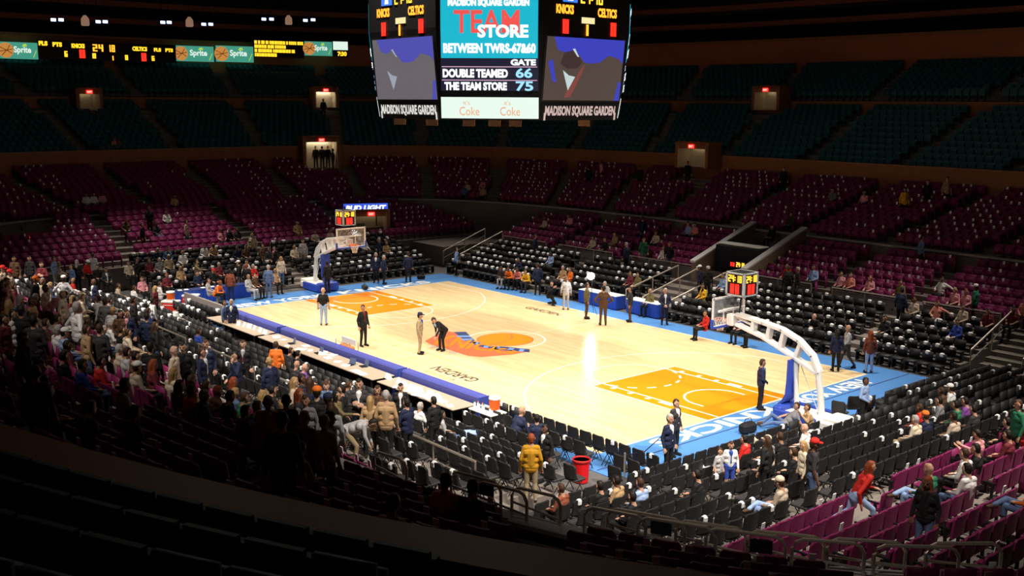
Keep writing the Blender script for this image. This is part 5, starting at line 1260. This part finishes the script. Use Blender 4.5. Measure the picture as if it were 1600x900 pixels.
# passage through the far rows, with sloped parapets
for i, x in enumerate(VOM):
    mbp = MB(); t = .14
    pr = [(14.6, 1.0), (19.9, 2.4), (19.9, 4.0), (14.6, 2.2)]
    mbp.add([(x-t, p[0], p[1]) for p in pr]+[(x+t, p[0], p[1]) for p in pr], [(3, 2, 1, 0), (4, 5, 6, 7), (0, 1, 5, 4), (1, 2, 6, 5), (2, 3, 7, 6), (3, 0, 4, 7)])
    w_ = struct(mbp.build('wall_parapet', mat('parapet_tan', (.26, .19, .13), .7, noise=.2)))
    cpz = MB(); cpz.add([(x-t-.05, 14.5, 2.18), (x+t+.05, 14.5, 2.18), (x+t+.05, 19.9, 4.02), (x-t-.05, 19.9, 4.02), (x-t-.05, 14.5, 2.28), (x+t+.05, 14.5, 2.28), (x+t+.05, 19.9, 4.12), (x-t-.05, 19.9, 4.12)], [(3, 2, 1, 0), (4, 5, 6, 7), (0, 1, 5, 4), (1, 2, 6, 5), (2, 3, 7, 6), (3, 0, 4, 7)])
    cpz.build('parapet_cap', mat('pale_cap', (.62, .60, .60), .5), w_)
tb = thing('broadcast_desk', 'dark cloth-covered desk with small clock between the sloped parapets', 'desk', ((VOM[0]+VOM[1])/2, 16.6, 1.6))
MB().bbox((0, 0, .75), (3.0, .9, 1.5), .04).build('skirt', mat('black_cloth', (.012, .012, .02), .8), tb); MB().bbox((.0, .1, 1.56), (2.9, .8, .08), .02).build('worktop', M_white, tb)
MB().bbox((.2, -.55, .55), (1.1, .14, .40), .02).build('clock_box', M_black, tb)
led_quad(MB(), '24:18', (.12, -.63, .42), (.58, 0, 0), (0, 0, .26), .28).build('clock_digits', LED_Y, tb); led_quad(MB(), '00', (-.28, -.63, .42), (.32, 0, 0), (0, 0, .22), .34).build('shot_clock_digits', LED_R, tb)
# yellow edges where the aisles cross the wall
for i, (x, y) in enumerate(((1316, 391), (1446, 412), (1583, 436))):
    p = ony(x, y, 19.6)
    MB().box((p[0], 19.4, 3.05), (1.15, .16, .06)).build('aisle_edge', M_yellow, wl)
# steel loops along the near wall cap
S = sring(*WALL, k=2880)
def near_wall(px):
    best = None
    for p in S:
        if p[1] > 0: continue
        q = proj((p[0], p[1], 3.6))
        if q[2] > 0 and (best is None or abs(q[0]-px) < best[0]): best = (abs(q[0]-px), p)
    p = best[1]; n = np.array([np.sign(p[0])*abs(p[0]/WALL[0])**3/WALL[0], np.sign(p[1])*abs(p[1]/WALL[1])**3/WALL[1]]); n /= np.linalg.norm(n)
    return p, n
loops = [(620, .9), (745, 1.15), (790, 1.1), (840, 1.0), (965, 1.1), (1010, 1.35), (1060, 1.3), (1110, 1.15), (1165, 1.25), (1225, 1.2), (1290, 1.1), (1350, 1.2), (1425, 1.3), (1500, 1.2)]
nums = {745: '72', 1010: '72', 1165: '71'}
for i, (px, ln) in enumerate(loops):
    p, n = near_wall(px); tdir = math.atan2(n[0], -n[1]); off = .16 if i % 2 else .02
    r = thing('stair_rail', 'bent steel tube rail along the dark near wall, %s from the left' % ['first', 'second', 'third', 'fourth', 'fifth', 'sixth', 'seventh', 'eighth', 'ninth', 'tenth', 'eleventh', 'twelfth', 'thirteenth', 'fourteenth'][i], 'railing', (p[0]-n[0]*off+n[0]*.2, p[1]-n[1]*off+n[1]*.2, 3.6), tdir, 'bent tube rails')
    hh = .52
    MB().tube([(-ln/2, 0, 0), (-ln/2, 0, hh*.7), (-ln/2+.06, 0, hh*.9), (-ln/2+.16, 0, hh), (ln/2-.16, 0, hh), (ln/2-.06, 0, hh*.9), (ln/2, 0, hh*.7), (ln/2, 0, 0)], .03, 7).build('tube', M_steel, r)
    MB().tube([(-ln/2, 0, hh*.45), (ln/2, 0, hh*.2)], .022, 6).build('cross_tube', M_steel, r)
    if px in nums:
        pl = MB().box((ln*.2, 0, hh*.62), (.36, .03, .22)).build('number_plate', M_black, r); text_quad(MB(), nums[px], (ln*.2+.13, .02, hh*.54), (-.26, 0, 0), (0, 0, .16), .03).build('lettering', mat('plate_letters', (.5, .42, .38), .6), pl)

# ------------------------------------------------------------------ tables and courtside things
M_desk = mat('desk_top_beige', (.40, .32, .24), .5, noise=.1)
M_dark = mat('dark_cloth', (.015, .015, .02), .8)
M_lilac = mat('padded_board_blue', (.07, .08, .33), .55, noise=.08, scale=3)
def desk(x0, x1, label):
    r = thing('courtside_table', label, 'table', ((x0+x1)/2, -9.4, 0)); w = x1-x0
    MB().bbox((0, -.22, .74), (w, 1.0, .05), .015).build('worktop', M_desk, r)
    MB().bbox((0, .60, .52), (w+.1, .42, .98), .06).build('padded_board', M_lilac, r)
    MB().box((0, .30, .36), (w-.1, .05, .72)).build('modesty_panel', M_dark, r)
    for t in (-1, 1):
        cl = MB(); xx = t*(w/2+.06)
        cl.add([(xx-.02, .80, 0), (xx+.02, .80, 0), (xx+.02, .10, .0), (xx-.02, .10, .0), (xx-.02, .80, 1.0), (xx+.02, .80, 1.0), (xx+.02, .36, 1.0), (xx-.02, .36, 1.0)], [(3, 2, 1, 0), (4, 5, 6, 7), (0, 1, 5, 4), (1, 2, 6, 5), (2, 3, 7, 6), (3, 0, 4, 7)])
        cl.build('end_cloth', M_cloth, r)
        for yy in (-.65, .1): MB().box((t*(w/2-.15), yy, .36), (.05, .05, .72)).build('leg', M_black, r)
    return r
desk(-9.7, -4.75, 'blue-fronted courtside table with folded white items, farthest left of three')
desk(-4.45, 4.75, 'blue-fronted scorer table covered with papers and laptops, middle of three')
desk(5.05, 9.7, 'blue-fronted courtside table with white cups and stands, nearest of three')
# things on the tables
lapT = None
def laptop(x, y, z, rot, label):
    global lapT
    if lapT is None:
        t = thing('laptop', label, 'laptop', (x, y, z), rot, 'laptops on the scorer table')
        MB().bbox((0, 0, .012), (.34, .24, .024), .006).build('keyboard_base', M_black, t); MB().box((0, .15, .13), (.34, .015, .23), Matrix.Rotation(-.25, 3, 'X')).build('screen', mat('laptop_blue_grey', (.10, .13, .25), .35), t)
        lapT = t
    else: dup(lapT, (x, y, z), rot, label, 'laptops on the scorer table')
for i, (px, py) in enumerate(((455, 537), (497, 552), (547, 570), (571, 572))):
    p = g(px, py, .77); laptop(p[0], max(-10.0, min(-9.35, p[1])), .766, rnd.uniform(-.3, .3), 'open dark laptop on the scorer table, %s from the left' % segn[i])
pap = MB().bbox((0, 0, .01), (.30, .22, .02), .004).mesh('paper_stack'); pap.materials.append(M_paper)
pts = [(432, 528), (443, 531), (470, 546), (485, 548), (505, 553), (512, 560), (528, 566), (540, 572), (556, 580), (562, 585), (520, 556), (478, 541), (449, 541), (620, 606), (652, 618), (668, 622), (690, 628), (703, 634), (640, 612)]
for i, (px, py) in enumerate(sorted(pts)):
    p = g(px, py, .77); o = obj('paper_stack', pap, None, (p[0], max(-10.0, min(-9.3, p[1])), .766), rnd.uniform(-.6, .6)); s = rnd.uniform(.8, 1.7); o.scale = (s, s, rnd.uniform(.8, 3))
    tag(o, 'white papers on the courtside tables, number %d counting from the left' % (i+1), 'papers', 'papers on the courtside tables')
cards = MB(); cards.add([(-.16, -.09, 0), (.16, -.09, 0), (.16, .09, 0), (-.16, .09, 0), (-.15, 0, .2), (.15, 0, .2)], [(0, 1, 5, 4), (2, 3, 4, 5), (1, 2, 5), (3, 0, 4), (3, 2, 1, 0)])
cme = cards.mesh('place_card'); cme.materials.append(M_paper)
n_ = 0
for (px, py) in ((374, 507), (383, 509), (391, 511), (399, 514), (408, 517), (415, 521), (607, 590), (624, 598), (633, 602), (645, 607), (656, 611), (673, 617), (685, 622)):
    n_ += 1; p = g(px, py, .8); o = obj('place_card', cme, None, (p[0], max(-9.9, min(-9.3, p[1])), .766), rnd.uniform(-.3, .3)); 
    tag(o, 'white folded name card on a courtside table, number %d counting from the left' % n_, 'card', 'white name cards')
# ball rack
c = g(563, 566); br = thing('ball_rack', 'small steel rack holding orange basketballs beside the scorer table', 'rack', (c[0], -8.1, 0), math.radians(0))
for x in (-.55, .55):
    for y in (-.2, .2): MB().tube([(x, y, .05), (x, y, 1.05)], .022, 6).build('post', M_steel, br)
for z in (.30, .62, .95):
    o = MB()
    for y in (-.14, .14): o.tube([(-.55, y, z), (.55, y, z)], .014, 5)
    o.build('shelf_rods', M_steel, br)
MB().bbox((0, .1, 1.0), (1.1, .04, .26), .01).build('sign_panel', M_white, br)
for x in (-.55, .55): MB().ball((x, 0, .04), .05, 8, 5).build('caster', M_black, br)
bme = MB().ball((0, 0, 0), .121, 16, 10).mesh('basketball', True); bme.materials.append(mat('basketball_orange', (.62, .19, .05), .6, noise=.15, scale=20))
seam = MB()
for q in range(3):
    pts_ = [(.1225*math.cos(a), .1225*math.sin(a), 0) for a in np.linspace(0, 2*math.pi, 20)]; Rm = [Matrix.Identity(3), Matrix.Rotation(math.pi/2, 3, 'X'), Matrix.Rotation(math.pi/2, 3, 'Y')][q]; seam.tube([Rm@Vector(p) for p in pts_], .003, 4)
sme = seam.mesh('seam'); sme.materials.append(M_black)
bi = 0
for z, nm in ((.30, 'bottom'), (.62, 'middle')):
    for j in range(4):
        o = obj('basketball', bme, None, (c[0]-.39+.26*j, -8.1, z+.125)); tag(o, 'orange basketball on the %s shelf of the rack, %s from the left' % (nm, segn[j]), 'basketball', 'basketballs on the rack'); obj('seam', sme, o)
# drinks station at the end of the near tables
dx = 10.6
dt = thing('drinks_cart', 'white drinks cart at the end of the near tables', 'cart', (dx, -9.35, 0))
MB().bbox((0, 0, .80), (1.2, .7, .05), .015).build('top_shelf', M_white, dt); MB().bbox((0, 0, .35), (1.2, .7, .05), .015).build('lower_shelf', M_white, dt)
for x in (-.55, .55):
    for y in (-.3, .3): MB().tube([(x, y, .0), (x, y, .8)], .025, 6).build('leg', M_steel, dt)
def cooler(loc, label, h=.52, r=.19):
    t = thing('drink_cooler', label, 'cooler', loc)
    MB().lathe([(r*.86, 0), (r*.9, .02), (r, h*.80), (r, h*.82)], 18).build('barrel', mat('cooler_orange', (.80, .13, .02), .45), t)
    MB().lathe([(r*1.04, h*.80), (r*1.06, h*.86), (r*.98, h*.95), (r*.4, h)], 18).build('lid', M_white, t); MB().box((0, -r*.98, .08), (.05, .07, .06)).build('tap', M_white, t)
    MB().lathe([(r*.91, .0), (r*.93, .07)], 18).build('base_band', M_white, t)
    return t
cooler((dx+.25, -9.25, .825), 'orange drink cooler with white lid on the near cart')
def bottle(x, y, z, label, col='white'):
    t = thing('squeeze_bottle', label, 'bottle', (x, y, z), 0, 'bottles on the near cart')
    MB().lathe([(.04, 0), (.042, .14), (.03, .17), (.03, .19)], 10).build('body', cm('white'), t); MB().lathe([(.032, .19), (.012, .22), (.01, .25)], 8).build('cap', cm('orange' if col == 'o' else 'green'), t)
for i in range(5): bottle(dx-.5+.12*i, -9.5+.05*(i % 2), .825, 'white squeeze bottle on the near cart, %s from the left' % segn[i], 'o' if i % 2 else 'g')
tw = MB().bbox((0, 0, .06), (.5, .34, .12), .03).mesh('towel_stack'); tw.materials.append(M_paper)
tag(obj('towel_stack', tw, None, (dx-.1, -9.35, .375)), 'stack of white towels on the lower shelf of the near cart', 'towels')
bx = thing('cup_box', 'white and red paper cup box beside the near cart', 'box', (dx+.9, -9.2, 0)); MB().bbox((0, 0, .22), (.45, .35, .44), .01).build('carton', M_white, bx); MB().box((0, 0, .12), (.455, .355, .14)).build('red_band', mat('cup_red', (.6, .04, .04), .5), bx)
# red bin by the near sideline
c = g(908, 752); rb = thing('waste_bin', 'red plastic bin standing in the near corner aisle', 'bin', (c[0], c[1], 0))
MB().lathe([(.20, 0), (.25, .62), (.27, .66)], 18).build('bucket', mat('bin_red', (.72, .01, .015), .4), rb); MB().lathe([(.275, .63), (.285, .68), (.26, .70), (.24, .66)], 18).build('rim', mat('bin_rim', (.55, .02, .02), .4), rb)
# far side blue skirted table
def skirted(loc, w, d, rot, label, top=M_white, h=.75):
    t = thing('skirted_table', label, 'table', loc, rot)
    MB().bbox((0, 0, h-.02), (w, d, .04), .01).build('top', top, t)
    sk = MB(); n = int(w/.16)*2; ptsf = []
    per = [(-w/2, -d/2), (w/2, -d/2), (w/2, d/2), (-w/2, d/2)]; ring_ = []
    for k in range(4):
        a, b = per[k], per[(k+1) % 4]; m = max(4, int(math.dist(a, b)/.1))
        for j in range(m):
            q = j/m; off = .012*(1 if j % 2 else -1); nx, ny = (b[1]-a[1]), -(b[0]-a[0]); ll = math.hypot(nx, ny); ring_.append((a[0]+(b[0]-a[0])*q+nx/ll*off, a[1]+(b[1]-a[1])*q+ny/ll*off))
    m = len(ring_); sk.add([(p[0], p[1], .02) for p in ring_]+[(p[0], p[1], h-.035) for p in ring_], [(i, (i+1) % m, m+(i+1) % m, m+i) for i in range(m)])
    sk.build('skirt', mat('royal_skirt', (.02, .07, .42), .6), t)
    return t
skirted((-2.9, 9.55, 0), 2.9, .75, 0, 'royal blue skirted table at the far sideline under the bright camera light')
skirted((.35, 9.6, 0), 2.2, .75, 0, 'royal blue skirted table at the far sideline left of the steps')
skirted((-17.4, -6.3, 0), 4.2, .7, math.pi/2, 'long dark blue skirted table behind the far left baseline', mat('navy_top', (.02, .03, .14), .6))
for i, (px, py) in enumerate(((345, 452), (335, 455), (308, 458), (300, 460), (357, 451))):
    p = g(px, py, .77); o = obj('paper_stack', pap, None, (-17.4, max(-8.2, min(-4.4, p[1])), .757), rnd.uniform(-.5, .5)); tag(o, 'white papers on the long dark blue table, %s from the left' % segn[4-i], 'papers', 'papers on the dark blue table')
# coolers at the far left corner
def chest(loc, rot, label, s=1.0):
    t = thing('cooler_chest', label, 'cooler', loc, rot)
    MB().bbox((0, 0, .20*s), (.75*s, .42*s, .40*s), .03).build('body', mat('chest_red', (.62, .03, .02), .45), t); MB().bbox((0, 0, .45*s), (.78*s, .45*s, .10*s), .03).build('lid', M_white, t); MB().tube([(-.3*s, -.23*s, .3*s), (.3*s, -.23*s, .3*s)], .015, 5).build('handle', M_white, t)
c = g(299, 476); chest((c[0], c[1], 0), .9, 'red cooler chest with white lid on the blue apron, far left corner', 1.15)
c = g(268, 486); chest((c[0], c[1], 0), .7, 'red and white cooler chest at the bottom of the far left stack', 1.15); cooler((c[0], c[1], .58), 'orange drink cooler on top of the far left stack', .5, .22)
c = g(284, 492); cooler((c[0], c[1], 0), 'orange drink cooler standing beside the far left stack', .6, .22)
# long dark seats board along the left near sideline
bp = thing('barrier_board', 'long grey barrier board beside the far left near corner', 'barrier', (-13.2, -8.35, 0)); MB().bbox((0, 0, .42), (6.4, .10, .82), .02).build('board', mat('grey_board', (.28, .24, .22), .6), bp)
for x in (-2.8, 0, 2.8): MB().box((x, -.15, .05), (.08, .5, .1)).build('foot', M_black, bp)
# television lamp
c = np.array([-1.55, 7.45, 2.03])
tl = thing('camera_light', 'glaring white television light on a stand at the far sideline', 'lamp', (c[0], c[1], 0))
for k in range(3):
    a = k*2.1; MB().tube([(.0, 0, .75), (.42*math.cos(a), .42*math.sin(a), .01)], .014, 5).build('leg', M_black, tl)
MB().tube([(0, 0, .7), (0, 0, 1.9)], .016, 6).build('pole', M_black, tl)
MB().bbox((0, .10, 2.03), (.32, .16, .28), .03).build('housing', M_black, tl)
MB().ball((0, -.10, 2.03), .19, 16, 10).build('bulb', emat('tv_lamp_glow', (1.0, .98, .92), 140), tl)
# bags and camera gear
def bag(px, py, label, col, s=1.0, z=0):
    p = g(px, py, z); t = thing('bag', label, 'bag', (p[0], p[1], z), rnd.uniform(0, 3))
    MB().bbox((0, 0, .15*s), (.55*s, .30*s, .30*s), .07*s).build('body', cm(col), t); MB().tube([(-.18*s, 0, .28*s), (-.1*s, 0, .42*s), (.1*s, 0, .42*s), (.18*s, 0, .28*s)], .014, 5).build('strap', M_black, t)
bag(1168, 676, 'black equipment bag on the blue apron near the hoop', 'black', 1.2)
bag(1281, 664, 'blue duffel bag beside the hoop base', 'blue', 1.3)
bag(658, 436, 'dark bag lying on the far blue apron', 'black', .9)
bag(570, 452, 'dark bag by the far baseline lettering', 'charcoal', .9)
bag(1106, 745, 'white jacket bundled over the front chairs', 'white', 1.2, .45)
bag(733, 690, 'light blue jacket bundled over the near chairs', 'ltblue', 1.2, .45)
bag(1262, 690, 'white coat bundled behind the hoop', 'white', 1.2, .5)
bag(1173, 694, 'cream bundle on the front row chairs', 'cream', .8, .5)
for i, (px, py) in enumerate(((1311, 664), (1330, 655), (1385, 650))):
    p = g(px, py); dup(chairT, (p[0], p[1], 0), rnd.uniform(0, 2), 'loose black chair standing behind the nearer hoop, %s from the left' % segn[i], 'loose chairs behind the hoop')
pst = g(975, 762); rp = thing('barrier_post', 'slim steel post with dark belt at the near right corner', 'post', (pst[0], pst[1], 0))
MB().tube([(0, 0, .02), (0, 0, 1.05)], .03, 8).build('post', M_steel, rp); MB().lathe([(.17, 0), (.16, .03), (.03, .05)], 14).build('base', M_black, rp)
pe = g(1032, 707); MB().tube([(0, 0, .98), (.5*(16.2-pst[0]), .5*(-6.9-pst[1]), .72), (16.2-pst[0], -6.9-pst[1], .9)], .016, 5).build('belt', mat('belt_navy', (.01, .012, .04), .6), rp)

# ------------------------------------------------------------------ people on and beside the court (placed by their feet)
def H(fx, fy, pose, face, top, bot, hair, label, z=0.0, **k):
    p = g(fx, fy, z); return person((p[0], p[1], z), pose, face, top, bot, hair, label, **k)
SUIT = dict(shirt='white', tie='navy')
H(1187, 640, 'clasp', 'r', 'navy', 'black', 'brn', 'man in dark suit standing on the baseline beside the nearer hoop', s=1.06, shirt='ltblue', skin=0)
H(1043, 744, 'stand', 'cr', 'navy', 'black', 'gry', 'grey-haired man in navy suit standing on the near right apron', s=1.08, **SUIT, skin=0)
H(1053, 712, 'stand', 'cr', 'charcoal', 'black', 'brn', 'taller brown-haired man in charcoal suit behind the grey-haired one', s=1.04, **SUIT, skin=1)
H(506, 508, 'stand', 'a', 'black', 'ltblue', 'bald', 'man in black tee and pale trousers near the farther lane', s=1.05, short=True, jacket=False, skin=1)
H(568, 541, 'stand', 'cr', 'black', 'black', 'brn', 'man in black suit with dark tie standing by the ball rack', s=1.08, shirt='maroon', tie='maroon', skin=0)
H(656, 553, 'stand', 'r', 'khaki', 'khaki', 'dark', 'person in khaki with blue cap standing by the centre emblem', s=1.04, cap='navy', shirt='blue', skin=2)
H(690, 548, 'bend', 'cl', 'black', 'black', 'brn', 'man in black suit bending over the centre emblem', s=1.06, shirt='ltblue', skin=0)
H(884, 484, 'stand', 'a', 'lgrey', 'lgrey', 'bald', 'man in pale grey sweatsuit at the far sideline', s=1.02, skin=3)
H(916, 498, 'stand', 'r', 'olive', 'brown', 'brn', 'man in brown suit standing left of the pair at the far sideline', s=1.05, shirt='white', skin=0)
H(942, 508, 'hips', 'a', 'brown', 'brown', 'dark', 'man in brown suit with legs apart at the far sideline', s=1.12, skin=1)
H(984, 503, 'stand', 'l', 'charcoal', 'brown', 'brn', 'man in dark jacket standing before the far blue table', s=1.02, skin=0)
H(1038, 507, 'clasp', 'c', 'navy', 'black', 'gry', 'grey-haired man in navy suit standing alone at the far sideline', s=1.04, shirt='white', skin=0)
H(1305, 580, 'stand', 'a', 'navy', 'black', 'dark', 'woman in navy suit seen from behind at the far right corner', s=1.0, long=True, skin=0)
H(1322, 575, 'walk', 'l', 'lgrey', 'charcoal', 'bald', 'bald man in grey shirt beside the woman in navy', s=1.03, skin=0, jacket=False)
H(1357, 582, 'stand', 'a', 'rust', 'ltblue', 'redh', 'red-haired woman in rust jacket and jeans at the far right corner', s=1.0, long=True, skin=0)
H(1347, 668, 'clasp', 'cr', 'ltblue', 'black', 'dark', 'man in light blue shirt standing behind the nearer hoop', s=1.0, skin=3, jacket=False)
H(840, 461, 'stand', 'a', 'navy', 'black', 'brn', 'man in navy suit standing by the yellow-shirted player bench', s=1.05, skin=0)
H(588, 442, 'stand', 'c', 'navy', 'black', 'gry', 'man in navy suit with white shirt, left of two at the far baseline', s=1.05, **SUIT, skin=0)
H(600, 444, 'clasp', 'r', 'navy', 'black', 'gry', 'man in navy suit, right of two at the far baseline', s=1.0, skin=0)
H(638, 441, 'stand', 'a', 'navy', 'black', 'brn', 'man in navy suit standing alone on the far left apron', s=1.06, skin=2)
H(512, 458, 'stand', 'al', 'black', 'black', 'dark', 'person in black standing before the farther hoop base', s=1.05, skin=3)
H(352, 528, 'stand', 'r', 'denim', 'charcoal', 'brn', 'person in blue jacket beside the left end of the tables', s=1.0, skin=0)
H(364, 530, 'stand', 'c', 'navy', 'black', 'gry', 'man in navy suit with white shirt at the left table', s=1.06, **SUIT, skin=0)
H(859, 476, 'kneel', 'cr', 'black', 'black', 'dark', 'photographer in black crouching at the far sideline', skin=0)
H(786, 450, 'lean', -70, 'charcoal', 'lgrey', 'dark', 'person in dark top on the end of the far bench', skin=3)
H(797, 451, 'lean', -70, 'orange', 'black', 'dark', 'player in orange shirt on the far bench', skin=3)
H(811, 452, 'lean', -75, 'salmon', 'black', 'dark', 'player in salmon top on the far bench', skin=3)
H(824, 456, 'lean', -75, 'yellow', 'charcoal', 'brn', 'player in yellow shirt on the far bench', skin=0)
H(1222, 668, 'recline', 'l', 'grey', 'denim', 'brn', 'photographer lying on the apron in front of the hoop base', skin=0, short=True)
H(1264, 692, 'kneel', 'l', 'tan', 'black', 'brn', 'photographer in tan top kneeling beside the hoop base', skin=0)
H(1155, 536, 'sit', -95, 'black', 'black', 'gry', 'bald man in black seen through the nearer backboard', skin=0)

rows = []
for (hx, hy, pose, top, bot, hair, face, k), (loc, fs_) in zip(CROWD, LOCS):
    if fs_ is not None and (face is None or pose in SIT): f = fs_+rnd.uniform(-12, 12)
    elif face is None:
        f = math.degrees(math.atan2(-loc[1]*.75, -loc[0]*.45))
        if abs(loc[1]) > 9 and abs(loc[0]) < 18: f = -90 if loc[1] > 0 else 90
        elif abs(loc[0]) > 17 and inside(loc[0], loc[1], *WALL): f = 180 if loc[0] > 0 else 0
    else: f = face
    w = where(loc); pv = {'sit': 'seated', 'lean': 'seated', 'sitarm': 'seated', 'read': 'seated', 'crossleg': 'seated', 'kneel': 'kneeling', 'bend': 'bending', 'stoop': 'stooping', 'stride': 'striding'}.get(pose, 'standing')
    if 'dark' in w and top in ('black', 'charcoal'): hd_ = 'dark clothes'
    else: hd_ = CW[top]+' top'
    dsc = '%s person in %s, %s, %s' % (pv, hd_, (CW[k['cap']]+' cap') if k.get('cap') else HW[hair], 'in '+w)
    rows.append([dsc, hx, (loc, pose, f, top, bot, hair), k])
from collections import defaultdict
cnt = defaultdict(list)
for r in rows: cnt[r[0]].append(r)
ORD = ['leftmost', 'second from left', 'third from left', 'fourth from left', 'fifth from left', 'sixth from left', 'seventh from left', 'eighth from left', 'ninth from left', 'tenth from left']
for d, l in cnt.items():
    l.sort(key=lambda r: r[1])
    for i, r in enumerate(l):
        lab = d if len(l) == 1 else d+', '+(ORD[i] if i < len(ORD) else 'number %d from left' % (i+1))
        person(*r[2], lab, **r[3])
